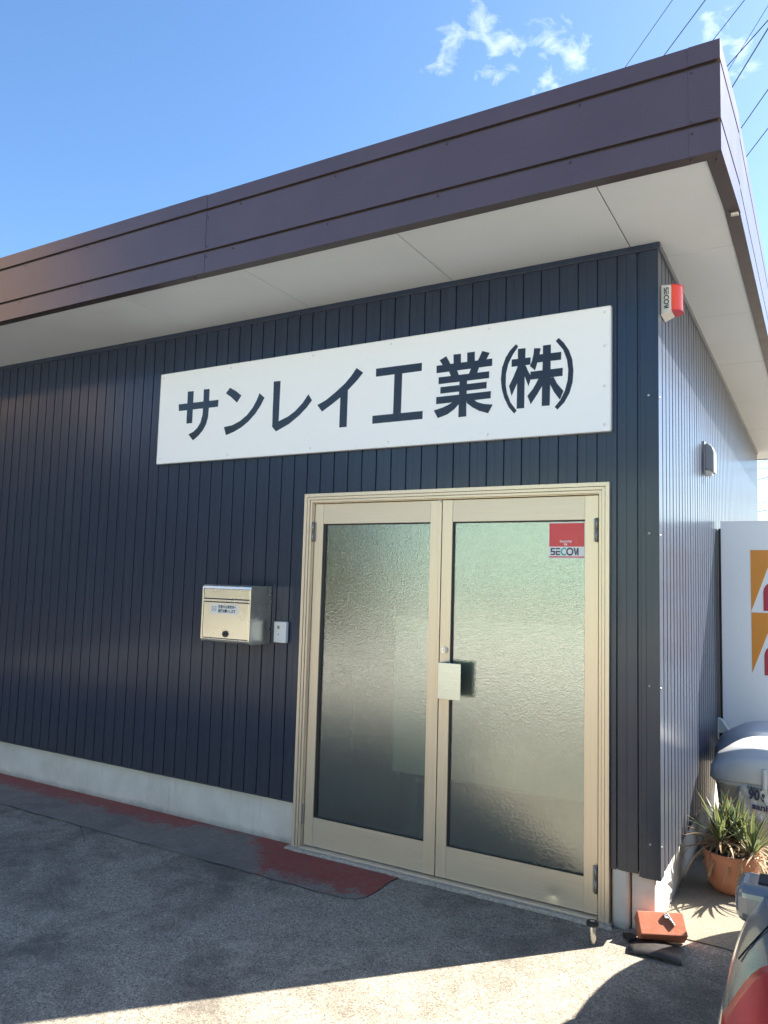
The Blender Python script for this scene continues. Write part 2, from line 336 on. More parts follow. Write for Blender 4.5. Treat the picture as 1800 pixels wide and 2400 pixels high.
# crack: narrow dark joint along the slab
M_DIRT = simple('dark_joint_dirt', (.035, .032, .028), .95, var=.4, vscale=40)
bm = bmesh.new()
def ribbon(bm, pts, w0, z):
    prev = None
    for i, (a, b) in enumerate(pts):
        p = pts[max(0, i - 1)]; q = pts[min(len(pts) - 1, i + 1)]
        d = Vector((q[0] - p[0], q[1] - p[1])).normalized(); n = Vector((-d.y, d.x)) * w0 * random.uniform(.35, 1.2)
        cur = (bm.verts.new((a + n.x, b + n.y, z)), bm.verts.new((a - n.x, b - n.y, z)))
        if prev: bm.faces.new((prev[0], prev[1], cur[1], cur[0]))
        prev = cur
ribbon(bm, [(a, b - .0045) for a, b in edge], .0036, .0042)
ribbon(bm, [(-3.30 + .05 * i, -.44 - .035 * i + random.uniform(-.008, .008)) for i in range(6)], .002, .0042)
structure(obj('path_joint', bm, M_DIRT))
# beige concrete of the side passage, rear of the crack
random.seed(5)
fr = [(-.03, .10), (.02, .07)]
x = .08
while x < 7: fr.append((x, .052 + random.uniform(-.006, .006))); x += random.uniform(.04, .09)
bm = bmesh.new(); prism(bm, fr + [(7, 14), (-.03, 14)], -.02, .0045, axis='z'); structure(obj('side_passage', bm, M_PASS))
bm = bmesh.new(); ribbon(bm, [(a, b - .002) for a, b in fr[1:]], .0035, .0032); structure(obj('passage_joint', bm, M_DIRT))

# ---------------------------------------------------------------- the office building
B = empty('office_building', (-4.2, 3.1, 0), 'single-storey office clad in navy ribbed siding under a flat brown roof', 'building')
def bpart(name, bm, mats, **k): return adopt(B, obj(name, bm, mats, **k))
ZT, ZS = 3.176, .255
DL, DR, DT = -2.0209, -.2236, 2.05
YB = 6.27
bm = bmesh.new()
box(bm, -8, DL + .004, .014, .16, ZS + .01, 3.2); box(bm, DR - .004, -.014, .014, .16, ZS + .01, 3.2); box(bm, DL + .004, DR - .004, .014, .16, DT - .004, 3.2)
box(bm, -.16, -.014, .16, YB - .014, ZS + .01, 3.2); box(bm, -8, -.16, YB - .16, YB - .014, ZS + .01, 3.2); box(bm, -8, -7.85, .16, YB - .16, ZS + .01, 3.2)
bpart('wall', bm, M_SID)
bm = bmesh.new()
box(bm, -8, DL + .002, .03, .17, -.1, ZS + .012); box(bm, -.133, -.03, .03, .17, -.1, ZS + .012)
box(bm, -.17, -.03, .17, YB - .03, -.1, ZS + .012); box(bm, -8, -.17, YB - .17, YB - .03, -.1, ZS + .012)
bpart('foundation', bm, M_CONC, bevel=.006)
bm = bmesh.new(); prof = [(-.217, .06), (-.217, .012), (-.205, .004), (-.152, .004), (-.141, .012), (-.139, .06)]
prism(bm, prof, -.05, ZS + .004, axis='z'); bpart('corner_pier', bm, M_CONC, bevel=.004)
# room behind the door
bm = bmesh.new(); box(bm, -5.2, -.18, .17, 4.2, 2.55, 2.6); box(bm, -5.25, -5.2, .17, 4.2, 0, 2.6); box(bm, -.18, -.165, .17, 4.2, .03, 2.55); box(bm, -5.2, -.18, 4.2, 4.25, 0, 2.6)
bpart('room_wall', bm, M_ROOM)
bm = bmesh.new(); box(bm, -5.2, -.18, .06, 4.2, -.05, .022); bpart('room_floor', bm, M_ROOMF)

PITCH = .0965
def strip_bm(bm, a, b, z0, z1, dx=0, flip=None):
    """one board of the siding between offsets a..b of its pitch, extruded from z0 to z1"""
    full = [(0, .0150), (.0058, .0150), (.0062, .0028), (.0205, .0026), (.0212, .0), (.0470, .0), (.0478, .0009), (.0486, .0), (.0950, .0), (.0965, .0014)]
    pts = []
    def yat(s):
        for (s0, y0), (s1, y1) in zip(full, full[1:]):
            if s0 <= s <= s1: return y0 + (y1 - y0) * (s - s0) / max(1e-9, s1 - s0)
        return full[-1][1]
    pts = [(a, yat(a))] + [p for p in full if a < p[0] < b] + [(b, yat(b))]
    pts += [(b, .0165), (a, .0165)]
    if flip is None: q = [(dx + s_, y) for s_, y in pts]
    else: q = [(-y, flip + s_) for s_, y in pts]
    prism(bm, q, z0, z1, axis='z')
bm = bmesh.new(); strip_bm(bm, 0, PITCH, ZS, ZT); base = bpart('siding_board', bm, M_SID)
bm = bmesh.new(); strip_bm(bm, 0, PITCH, DT, ZT); base_top = bpart('siding_board', bm, M_SID)
inv = base.matrix_parent_inverse.copy()
first = {id(base): True, id(base_top): True}
def put(src, loc, rot=None):
    if first.get(id(src)):
        first[id(src)] = False; o = src
    else:
        o = bpy.data.objects.new('siding_board', src.data); COL.objects.link(o); o.parent = B; o.matrix_parent_inverse = inv
    o.location = loc
    if rot: o.rotation_euler = (0, 0, rot)
k = 0
random.seed(11)
while True:
    g = -.0985 - PITCH * k
    if g < -7.9: break
    r_ = g + PITCH
    if k == 0:
        k += 1; continue
    jy = random.uniform(-.0006, .0006)
    if r_ <= DL + .0001 or g >= DR: put(base, (g, jy, 0))
    elif g >= DL and r_ <= DR: put(base_top, (g, jy, 0))
    else:
        cut = (DL if g < DL else DR) - g
        bm = bmesh.new()
        if g < DL: strip_bm(bm, 0, cut, ZS, ZT, g); strip_bm(bm, cut + .0001, PITCH, DT, ZT, g)
        else: strip_bm(bm, cut, PITCH, ZS, ZT, g); strip_bm(bm, 0, cut - .0001, DT, ZT, g)
        bpart('siding_board', bm, M_SID)
    k += 1
# side wall: near boards one by one, the far ones (a few pixels wide) joined
y = .088
nfar = bmesh.new()
while y < YB - PITCH:
    if y < 1.75: put(base, (random.uniform(-.0006, .0006), y, 0), R(90))
    else: strip_bm(nfar, 0, PITCH, ZS, ZT, flip=y)
    y += PITCH
far = bpart('siding_board', nfar, M_SID); far['kind'] = 'stuff'
# corner flashing, top trim
bm = bmesh.new()
prism(bm, [(-.0950, .0155), (-.0950, .006), (-.0830, .006), (-.0815, -.0005), (-.0600, -.0005), (-.0594, .0006), (-.0588, -.0005), (.0010, -.0005), (.0010, .0800), (.0010, .0860), (-.0145, .0860), (-.0145, .0155)], ZS - .012, ZT, axis='z')
bpart('corner_flashing', bm, M_SID, bevel=.0012, seg=1)
bm = bmesh.new(); box(bm, -8, .012, -.012, .014, ZT - .002, 3.2045); box(bm, -.014, .012, .0145, YB + .01, ZT - .002, 3.2045)
bpart('top_trim', bm, M_SID, bevel=.002)
bm = bmesh.new(); box(bm, -8, DL, -.002, .029, ZS - .006, ZS - .001); bpart('base_flashing', bm, M_SID)
# rivets of the corner
bm = bmesh.new(); lathe(bm, [(.0062, 0), (.0058, .0018), (.003, .0035), (.0005, .004)], 10)
rv = obj('rivet', bm, M_STL, B); rv.matrix_parent_inverse = inv
rot_f = (R(90), 0, 0); rot_s = (0, R(90), 0)
for i, z in enumerate((2.46, 1.802, 1.098, .394)):
    o = rv if i == 0 else inst(rv, 'rivet', B); o.matrix_parent_inverse = inv; o.location = (-.045, -.0005, z); o.rotation_euler = rot_f
    o = inst(rv, 'rivet', B); o.matrix_parent_inverse = inv; o.location = (.001, .022, z - .01); o.rotation_euler = rot_s

# ---------------------------------------------------------------- roof edge
FY, FX, FB_, FT_ = -.715, .368, 3.200, 3.648
bm = bmesh.new(); box(bm, -8.36, .33, -.68, 6.84, 3.24, 3.6173); bpart('roof', bm, M_FASD)
# section of the cladding: (outward distance, height), three lapped bands over a bottom return
sec = [(-.058, FB_ + .004), (-.058, FB_), (0, FB_), (0, 3.3132), (-.014, 3.3151), (-.014, 3.3281), (0, 3.3305), (0, 3.5511), (-.014, 3.5530), (-.014, 3.5669), (0, 3.5693), (0, FT_), (-.05, FT_), (-.05, 3.6365), (-.03, 3.6173), (-.03, FB_ + .03), (-.04, FB_ + .004)]
def fascia(x0, x1, off=0, front=True, skew=0):
    bm = bmesh.new()
    rows = []
    for t in (x0, x1):
        sk = skew if t == x1 else 0
        if front: rows.append([bm.verts.new((t, FY - d - off, z)) for d, z in sec])
        else: rows.append([bm.verts.new((FX + d + off + sk, t, z)) for d, z in sec])
    n = len(sec)
    bm.faces.new(rows[0]); bm.faces.new(rows[1][::-1])
    for i in range(n):
        f = bm.faces.new((rows[0][i], rows[0][(i + 1) % n], rows[1][(i + 1) % n], rows[1][i]))
        f.material_index = 1 if i in (0, 1, 3, 4, 5, 7, 8, 9) else 0
    return bpart('fascia_panel', bm, [M_FAS, M_FASD])
# outward distance for the front band is towards -Y
sec = [(-d, z) for d, z in sec]
def fx(x0, x1, off=0):
    bm = bmesh.new(); rows = [[bm.verts.new((t, FY + d - off, z + (off * .8 if d == 0 and z >= FT_ else 0))) for d, z in sec] for t in (x0, x1)]
    return rows, bm
def build_f(rows, bm):
    n = len(sec); bm.faces.new(rows[0]); bm.faces.new(rows[1][::-1])
    for i in range(n):
        f = bm.faces.new((rows[0][i], rows[0][(i + 1) % n], rows[1][(i + 1) % n], rows[1][i]))
        f.material_index = 1 if i in (0, 1, 3, 4, 5, 7, 8, 9) else 0  # grooves get the darker lip brown, putting their recess shade into the colour
    return bpart('fascia_panel', bm, [M_FAS, M_FASD])
for a, b_, off in ((-8.4, -5.35, .0), (-5.3495, -2.252, .0018), (-2.2515, .243, 0.), ):
    rows, bm = fx(a, b_, off); build_f(rows, bm)
# corner pieces are mitred where the two sides meet
bm = bmesh.new(); o_ = .0018
rows = [[bm.verts.new((.2435, FY + d - o_, z)) for d, z in sec], [bm.verts.new((FX - .010 - d, FY + d - o_, z)) for d, z in sec]]
build_f(rows, bm)
bm = bmesh.new(); rows = [[bm.verts.new((FX - .0095 - d, FY + d - .0012, z)) for d, z in sec], [bm.verts.new((FX + .009 - d, -.156, z)) for d, z in sec]]
build_f(rows, bm)
bm = bmesh.new(); rows = [[bm.verts.new((FX + .007 - d, -.1555, z)) for d, z in sec], [bm.verts.new((FX + .012 - d, 2.9, z)) for d, z in sec]]
build_f(rows, bm)
bm = bmesh.new(); rows = [[bm.verts.new((FX + .010 - d, 2.9005, z)) for d, z in sec], [bm.verts.new((FX + .012 - d, 6.86, z)) for d, z in sec]]
build_f(rows, bm)
bm = bmesh.new(); box(bm, -8.4, FX, 6.83, 6.862, FB_, FT_ - .01); bpart('fascia_panel', bm, [M_FAS])
# bent lip seen at the first joint of the side
bm = bmesh.new(); prism(bm, [(-.175, FB_ - .001), (-.150, FB_ - .001), (-.158, FB_ - .012), (-.168, FB_ - .012)], .338, .369, axis='x')
bpart('lip_joint', bm, M_STL, bevel=.002)
bm = bmesh.new(); lathe(bm, [(.0055, 0), (.005, .003), (.0005, .0045)], 8)
sc_ = obj('screw', bm, M_FASD, B); sc_.matrix_parent_inverse = inv; nn = 0
for x_, z_ in ([(-4.45 + .61 * i, 3.5406) for i in range(8)] + [(-4.49 + .61 * i, 3.3007) for i in range(8)] + [(-2.242, 3.5137), (-2.242, 3.3487), (.256, 3.5406), (.256, 3.3391), (.256, 3.2911), (-2.242, 3.2911)]):
    o = sc_ if nn == 0 else inst(sc_, 'screw', B); nn += 1
    o.matrix_parent_inverse = inv; o.location = (x_, FY - .0005, z_); o.rotation_euler = rot_f
for x_, y_ in ((-2.34, -.69), (.25, -.69), (.335, -.65), (.335, -.19), (-1.1, -.69)):
    o = inst(sc_, 'screw', B); o.matrix_parent_inverse = inv; o.location = (x_, y_, FB_); o.rotation_euler = (R(180), 0, 0)
# soffit boards
xs = [.318, -.128, -1.083, -2.035, -2.985, -3.935, -4.885, -5.835, -6.785, -8.3]
for i, (a, b_) in enumerate(zip(xs, xs[1:])):
    bm = bmesh.new(); box(bm, b_ + .0024, a - .0024, -.662, .186 if i == 0 else .03, 3.206 + (.0006 if i % 2 else 0), 3.214)
    bpart('soffit_board', bm, M_SOF, bevel=.0012, seg=1)
ys = [.189, 1.19, 2.30, 3.55, 4.90, 6.25, 6.83]
for i, (a, b_) in enumerate(zip(ys, ys[1:])):
    bm = bmesh.new(); box(bm, -.05, .322, a + .0032, b_ - .0032, 3.206 + (.0006 if i % 2 else 0), 3.214)
    bpart('soffit_board', bm, M_SOF, bevel=.0012, seg=1)

# ---------------------------------------------------------------- entrance
def ring(bm, a, b_, yf, yb, mat=0):
    prism(bm, [(DL + a, .0), (DL + b_, .0), (DL + b_, DT - b_), (DL + a, DT - a)], yf, yb, mat)
    prism(bm, [(DR - a, -.0), (DR - b_, .0), (DR - b_, DT - b_), (DR - a, DT - a)], yf, yb, mat)
    prism(bm, [(DL + a, DT - a), (DL + b_, DT - b_), (DR - b_, DT - b_), (DR - a, DT - a)], yf, yb, mat)
bm = bmesh.new()
ring(bm, 0, .0195, -.022, .15); ring(bm, .0195, .0215, -.008, .15, 1); ring(bm, .0215, .036, -.018, .15)
ring(bm, .036, .038, -.004, .15, 1); ring(bm, .038, .051, -.012, .15); ring(bm, .051, .056, .004, .15)
fr_o = bpart('door_frame', bm, [M_ALU, M_ALUH], bevel=.0008, seg=1)
bm = bmesh.new(); box(bm, DL + .0565, DR - .0565, -.020, .15, .0, .024); box(bm, DL + .0565, DR - .0565, .045, .15, .024, .03)
bpart('threshold', bm, M_ALUH, bevel=.002)
bm = bmesh.new()
random.seed(8)
pts = [(DL - .03, .02)] + [(DL - .03 + i * .05, -.050 + random.uniform(-.006, .006)) for i in range(38)] + [(DR + .01, -.03), (DR + .01, .02)]
prism(bm, pts, -.02, .016, axis='z'); bpart('door_sill', bm, M_GROUT, bevel=.005)

def glass_mat():
    m, nt, b = new_mat('hammered_glass'); nt.nodes.remove(b)
    o = nt.nodes['Material Output']
    g = nt.nodes.new('ShaderNodeNewGeometry')
    h1 = noise(nt, 112, 1.5, .4, dist=.6); h2 = noise(nt, 190, 2, .5, dist=.3)
    h = M_(nt, 'ADD', M_(nt, 'MULTIPLY', h1, 1.0), M_(nt, 'MULTIPLY', h2, .22))
    bp = nt.nodes.new('ShaderNodeBump'); bp.inputs['Strength'].default_value = .8; bp.inputs['Distance'].default_value = .0011; L(nt, h, bp.inputs['Height'])
    gl = nt.nodes.new('ShaderNodeBsdfGlossy'); gl.inputs['Roughness'].default_value = .02; gl.inputs['Color'].default_value = (.92, .965, .97, 1)
    rf = nt.nodes.new('ShaderNodeBsdfRefraction'); rf.inputs['IOR'].default_value = 1.12; rf.inputs['Roughness'].default_value = .2; rf.inputs['Color'].default_value = (.75, .80, .74, 1)
    tr = nt.nodes.new('ShaderNodeBsdfTransparent'); tr.inputs['Color'].default_value = (.7, .75, .7, 1)
    L(nt, bp.outputs[0], gl.inputs['Normal']); L(nt, bp.outputs[0], rf.inputs['Normal'])
    fr = nt.nodes.new('ShaderNodeFresnel'); fr.inputs['IOR'].default_value = 1.55; L(nt, bp.outputs[0], fr.inputs['Normal'])
    df = nt.nodes.new('ShaderNodeBsdfDiffuse'); df.inputs['Color'].default_value = (.35, .38, .34, 1)
    mx0 = nt.nodes.new('ShaderNodeMixShader'); mx0.inputs[0].default_value = .10; L(nt, rf.outputs[0], mx0.inputs[1]); L(nt, df.outputs[0], mx0.inputs[2])
    mx = nt.nodes.new('ShaderNodeMixShader'); L(nt, M_(nt, 'ADD', M_(nt, 'MULTIPLY', fr.outputs[0], 2.0), .11, True), mx.inputs[0]); L(nt, mx0.outputs[0], mx.inputs[1]); L(nt, gl.outputs[0], mx.inputs[2])
    L(nt, mx.outputs[0], o.inputs['Surface']); return m
M_GLASS = glass_mat()
YF = .012
def leaf(x0, x1, s0, s1, gl0, gl1, dent=None):
    z0, z1, zb, zt = .029, 1.990, .188, 1.872
    bm = bmesh.new(); box(bm, x0, s0, YF, YF + .036, z0, z1); box(bm, s1, x1, YF, YF + .036, z0, z1)
    for a, b_ in ((s0, gl0), (gl1, s1)): box(bm, a + .0002, b_, YF + .006, YF + .03, zb, zt, 1)
    box(bm, gl0, gl1, YF + .006, YF + .03, zb + .0002, zb + .006, 1); box(bm, gl0, gl1, YF + .006, YF + .03, zt - .007, zt - .0002, 1)
    d = bpart('door', bm, [M_ALU, M_BLK], bevel=.0012, seg=1)
    bm = bmesh.new(); box(bm, s0 + .0006, s1 - .0006, YF + .002, YF + .034, zt, z1); t = adopt(d, obj('top_rail', bm, M_ALUH, bevel=.001, seg=1))
    bm = bmesh.new(); nx, nz = 70, 14; X0, X1 = s0 + .0006, s1 - .0006; vs = []
    for i in range(nx + 1):
        row = []
        for j in range(nz + 1):
            xx = X0 + (X1 - X0) * i / nx; zz = z0 + (zb - z0) * j / nz; dd = 0
            if dent: r2 = ((xx - dent[0]) ** 2 * .55 + (zz - dent[1]) ** 2); dd = .006 * math.exp(-r2 / .0007) + .0045 * math.exp(-r2 / .00006)
            row.append(bm.verts.new((xx, YF + .002 + dd, zz)))
        vs.append(row)
    for i in range(nx):
        for j in range(nz): bm.faces.new((vs[i][j], vs[i + 1][j], vs[i + 1][j + 1], vs[i][j + 1])).smooth = True
    box(bm, X0, X1, YF + .012, YF + .034, z0, zb)
    adopt(d, obj('bottom_rail', bm, M_ALUH))
    bm = bmesh.new(); box(bm, gl0 - .002, gl1 + .002, YF + .015, YF + .021, zb + .004, zt - .004)
    adopt(d, obj('glass_pane', bm, M_GLASS))
    return d
D1 = leaf(-1.961, -1.126, -1.902, -1.194, -1.884, -1.196)
D2 = leaf(-1.122, -.2835, -1.062, -.349, -1.053, -.351, dent=(-.492, .072))
bm = bmesh.new(); box(bm, -1.1415, -1.1245, YF - .006, YF - .0004, .031, 1.992); adopt(D1, obj('astragal', bm, M_ALU, bevel=.002))
def hinge(d, x, zc, hh=.056):
    bm = bmesh.new(); cyl(bm, (x, YF - .012, zc - hh), (x, YF - .012, zc - .001), .0085, n=14); cyl(bm, (x, YF - .012, zc + .001), (x, YF - .012, zc + hh), .0085, n=14)
    cyl(bm, (x, YF - .012, zc - hh - .003), (x, YF - .012, zc + hh + .003), .006, n=12)
    box(bm, x - .004, x + .016 * (1 if d is D1 else -1) if d is D1 else x + .004, YF - .006, YF - .0003, zc - hh, zc + hh) if d is D1 else box(bm, x - .016, x + .004, YF - .006, YF - .0003, zc - hh, zc + hh)
    adopt(d, obj('hinge', bm, M_HINGE))
hinge(D1, -1.967, 1.825); hinge(D1, -1.977, .2); hinge(D2, -.289, 1.82); hinge(D2, -.289, .19, .06)
bm = bmesh.new(); cyl(bm, (-1.091, YF - .0003, 1.190), (-1.091, YF - .010, 1.190), .0185, .0175, 24); cyl(bm, (-1.091, YF - .010, 1.190), (-1.091, YF - .018, 1.190), .0140, .0125, 24)
cyl(bm, (-1.091, YF - .018, 1.190), (-1.091, YF - .020, 1.190), .008, .0075, 16); box(bm, -1.0922, -1.0898, YF - .0206, YF - .0195, 1.185, 1.195, 1)
adopt(D2, obj('lock', bm, [M_STL, M_BLK]))
bm = bmesh.new(); box(bm, -1.092, -.963, -.066, -.062, .945, 1.131); box(bm, -1.092, -1.084, -.0618, -.02, .945, 1.131); box(bm, -1.092, -1.066, -.0198, YF - .0003, .945, 1.131)
adopt(D2, obj('handle', bm, M_BRUSHD, bevel=.0015))
bm = bmesh.new(); box(bm, -1.11, -.96, .085, .09, .945, 1.131); box(bm, -1.105, -1.075, .0485, .0848, .96, 1.11); adopt(D2, obj('handle', bm, M_WHITE))
bm = bmesh.new(); cyl(bm, (-1.133, YF - .004, 1.984), (-1.133, YF - .018, 1.984), .006, .005, 10); adopt(D1, obj('stop_button', bm, M_WHITE))

# ---------------------------------------------------------------- inside the office, dimly seen through the glass
def furniture(name, x0, x1, y0, y1, z0, z1, mat, label, cat, doors=2, z_split=None):
    bm = bmesh.new(); box(bm, x0, x1, y0, y1, z0, z1); e = empty(name, ((x0 + x1) / 2, (y0 + y1) / 2, z0), label, cat)
    adopt(e, obj('body', bm, mat, bevel=.004))
    for i in range(doors):
        a = x0 + (x1 - x0) * i / doors; b_ = x0 + (x1 - x0) * (i + 1) / doors
        bm = bmesh.new(); box(bm, a + .004, b_ - .004, y0 - .018, y0 - .0005, z0 + .05, z1 - .03); adopt(e, obj('front_panel', bm, mat, bevel=.003))
furniture('cabinet', -2.35, -1.62, .55, .95, .022, 1.0, M_WOOD, 'brown wooden cabinet dimly seen through the left glass door', 'cabinet')
furniture('counter', -2.05, -.4, 1.9, 2.4, .022, 1.1, M_CREAM, 'pale office counter dimly seen through the right glass door', 'counter', 3)

SCR = empty('partition_screen', (-.95, .40, .022), 'pale grey office partition standing just behind the glass doors', 'partition')
bm = bmesh.new(); box(bm, -1.60, -.28, .385, .415, .42, 1.33); adopt(SCR, obj('screen_panel', bm, simple('screen_fabric', (.85, .84, .80), .9, var=.03), bevel=.005))
for x_ in (-1.45, -.4):
    bm = bmesh.new(); box(bm, x_ - .015, x_ + .015, .39, .41, .022, .46); box(bm, x_ - .02, x_ + .02, .28, .52, .022, .04); adopt(SCR, obj('leg', bm, M_HINGE))

# ---------------------------------------------------------------- company sign
S = empty('sign_board', (-1.74, -.01, 2.6), 'long white sign board with black Japanese company name above the glass doors', 'sign')
def tilt(pts): return pts
bm = bmesh.new()
q = [(-3.2655, 2.299), (-.218, 2.299), (-.218, 2.9152), (-3.2655, 2.9152)]
prism(bm, q, -.030, -.0045); adopt(S, obj('panel', bm, M_SIGN, bevel=.0012, seg=1))
bm = bmesh.new(); xx = -3.24
for (a, b_, c, d) in ((-3.269, -3.2658, 2.296, 2.918), (-.2177, -.2145, 2.296, 2.918), (-3.269, -.2145, 2.2955, 2.2988), (-3.269, -.2145, 2.9154, 2.9185)):
    box(bm, a, b_, -.0312, -.002, c, d)
adopt(S, obj('edge_trim', bm, M_WHITE))
for ch in LETTERS:
    bm = bmesh.new()
    for i, pl in enumerate(ch):
        prism(bm, pl, -.0312 - i * .00012, -.0301)
    adopt(S, obj('letter', bm, M_VINYL))
bm = bmesh.new(); lathe(bm, [(.0075, 0), (.007, .002), (.004, .0038), (.0005, .0042)], 12)
hd = obj('screw', bm, M_WHITE, S); n_ = 0
for x_, z_ in [(-3.24, 2.33), (-3.24, 2.89), (-2.64, 2.325), (-2.64, 2.892), (-1.99, 2.325), (-1.99, 2.892), (-1.45, 2.325), (-1.45, 2.892), (-.85, 2.325), (-.85, 2.892), (-.245, 2.33), (-.245, 2.89), (-.245, 2.52), (-.245, 2.72)]:
    o = hd if n_ == 0 else inst(hd, 'screw', S); n_ += 1
    o.location = (x_ + 1.74, -.0301 + .01, z_ - 2.6); o.rotation_euler = (R(90), 0, 0)

# ---------------------------------------------------------------- mailbox
MB = empty('mailbox', (-2.4425, -.1, 1.147), 'square stainless wall mailbox with a small white notice and black dial', 'mailbox')
x0, x1, z0, z1, yf = -2.631, -2.252, 1.150, 1.494, -.200
bm = bmesh.new()
prof = [(-.004, z0), (yf + .02, z0 - .002), (yf + .004, z0 + .008), (yf, z0 + .02), (yf, z1 - .022), (yf + .004, z1 - .008), (yf + .018, z1), (-.004, z1 - .0)]
# shell: two cheeks and a wrapped hood around a recessed front
prism(bm, [(a, b_) for a, b_ in prof], x0, x0 + .010, axis='x'); prism(bm, [(a, b_) for a, b_ in prof], x1 - .010, x1, axis='x')
prism(bm, [(-.004, z1 - .012), (yf, z1 - .022), (yf + .004, z1 - .008), (yf + .018, z1 - .0004), (-.004, z1 - .0004)], x0 + .0101, x1 - .0101, axis='x')
prism(bm, [(-.004, z0 + .0004), (yf + .02, z0 - .0015), (yf + .004, z0 + .008), (yf, z0 + .02), (yf, z0 + .024), (-.004, z0 + .024)], x0 + .0101, x1 - .0101, axis='x')
box(bm, x0 + .0101, x1 - .0101, -.012, -.004, z0 + .024, z1 - .012)
adopt(MB, obj('body', bm, M_BRUSH, bevel=.0012))
bm = bmesh.new(); box(bm, x0 + .013, x1 - .013, yf + .003, yf + .010, z1 - .081, z1 - .024); adopt(MB, obj('slot_flap', bm, M_BRUSH, bevel=.0015))
bm = bmesh.new(); box(bm, x0 + .0105, x1 - .0105, yf + .009, yf + .03, z0 + .0245, z1 - .0245); adopt(MB, obj('slot', bm, M_BLK))
bm = bmesh.new(); box(bm, x0 + .013, x1 - .013, yf + .000, yf + .0085, z1 - .100, z1 - .087); adopt(MB, obj('slot_trim', bm, M_BRUSH, bevel=.002))
bm = bmesh.new(); box(bm, x0 + .013, x1 - .013, yf + .002, yf + .0088, z0 + .028, z1 - .105); DO = adopt(MB, obj('door', bm, M_BRUSH, bevel=.0015))
bm = bmesh.new(); dx, dz = -2.434, z0 + .055
cyl(bm, (dx, yf + .0018, dz), (dx, yf - .008, dz), .0195, .0185, 28); cyl(bm, (dx, yf - .008, dz), (dx, yf - .015, dz), .010, .009, 20)
for i in range(10):
    a = i * math.tau / 10; box(bm, dx + .0145 * math.cos(a) - .0012, dx + .0145 * math.cos(a) + .0012, yf - .0088, yf - .0081, dz + .0145 * math.sin(a) - .0012, dz + .0145 * math.sin(a) + .0012, 1)
adopt(DO, obj('dial', bm, [M_BLK, M_WHITE]))
bm = bmesh.new(); box(bm, x1 + .0001, x1 + .0006, yf + .022, yf + .040, z0 + .024, z0 + .048); adopt(MB, obj('maker_sticker', bm, M_WHITE))
# notice on the mailbox
NX0, NX1, NZ0, NZ1 = -2.561, -2.345, 1.322, 1.378
NO = empty('notice_sticker', (-2.45, yf, 1.35), 'white paper notice with two lines of Japanese stuck on the mailbox front', 'sticker')
bm = bmesh.new(); box(bm, NX0, NX1, yf + .0008, yf + .0018, NZ0, NZ1); adopt(NO, obj('paper', bm, M_WHITE))
ty = yf + .0004
text_mesh('lettering', '営業中は事務所へ', .021, M_PRINT, face_front(-2.498, ty, 1.3565), NO, offset=.0003, width=.142)
text_mesh('lettering', '配達お願いします', .021, M_PRINT, face_front(-2.498, ty, 1.3325), NO, offset=.0006, width=.134)
bm = bmesh.new(); ex0, ex1, ez0, ez1 = -2.549, -2.515, 1.339, 1.365; w = .0016
for a in ((ex0, ex1, ez0, ez0 + w), (ex0, ex1, ez1 - w, ez1), (ex0, ex0 + w, ez0 + w, ez1 - w), (ex1 - w, ex1, ez0 + w, ez1 - w)): box(bm, a[0], a[1], ty - .0004, ty + .0002, a[2], a[3])
mx_ = (ex0 + ex1) / 2; mz = (ez0 + ez1) / 2
for i, pl in enumerate(([(ex0 + w, ez1 - w), (ex0 + 2 * w, ez1 - w), (mx_, mz), (mx_, mz - 1.6 * w)], [(ex1 - w, ez1 - w), (ex1 - 2 * w, ez1 - w), (mx_, mz), (mx_, mz - 1.6 * w)], [(ex0 + w, ez0 + w), (ex0 + 2.2 * w, ez0 + w), (mx_ - .004, mz), (mx_ - .006, mz)], [(ex1 - w, ez0 + w), (ex1 - 2.2 * w, ez0 + w), (mx_ + .004, mz), (mx_ + .006, mz)])):
    prism(bm, pl, ty - .0004 - .0001 * i, ty + .0002)
adopt(NO, obj('envelope_mark', bm, M_PRINT))

# ---------------------------------------------------------------- doorbell panel
IC = empty('doorbell', (-2.15, -.016, 1.225), 'small white call button box between the mailbox and the door frame', 'doorbell')
bm = bmesh.new(); box(bm, -2.205, -2.115, -.030, -.003, 1.162, 1.286); adopt(IC, obj('body', bm, M_WHITE, bevel=.004, seg=3))
bm = bmesh.new(); box(bm, -2.178, -2.162, -.0335, -.0301, 1.243, 1.262); adopt(IC, obj('button', bm, M_HINGE, bevel=.001))
bm = bmesh.new(); box(bm, -2.1765, -2.1635, -.0345, -.0336, 1.247, 1.251); adopt(IC, obj('name_slot', bm, simple('brown_print', (.25, .10, .06), .5)))
bm = bmesh.new(); box(bm, -2.175, -2.165, -.0315, -.0301, 1.208, 1.2115); adopt(IC, obj('speaker_slot', bm, M_BLK))

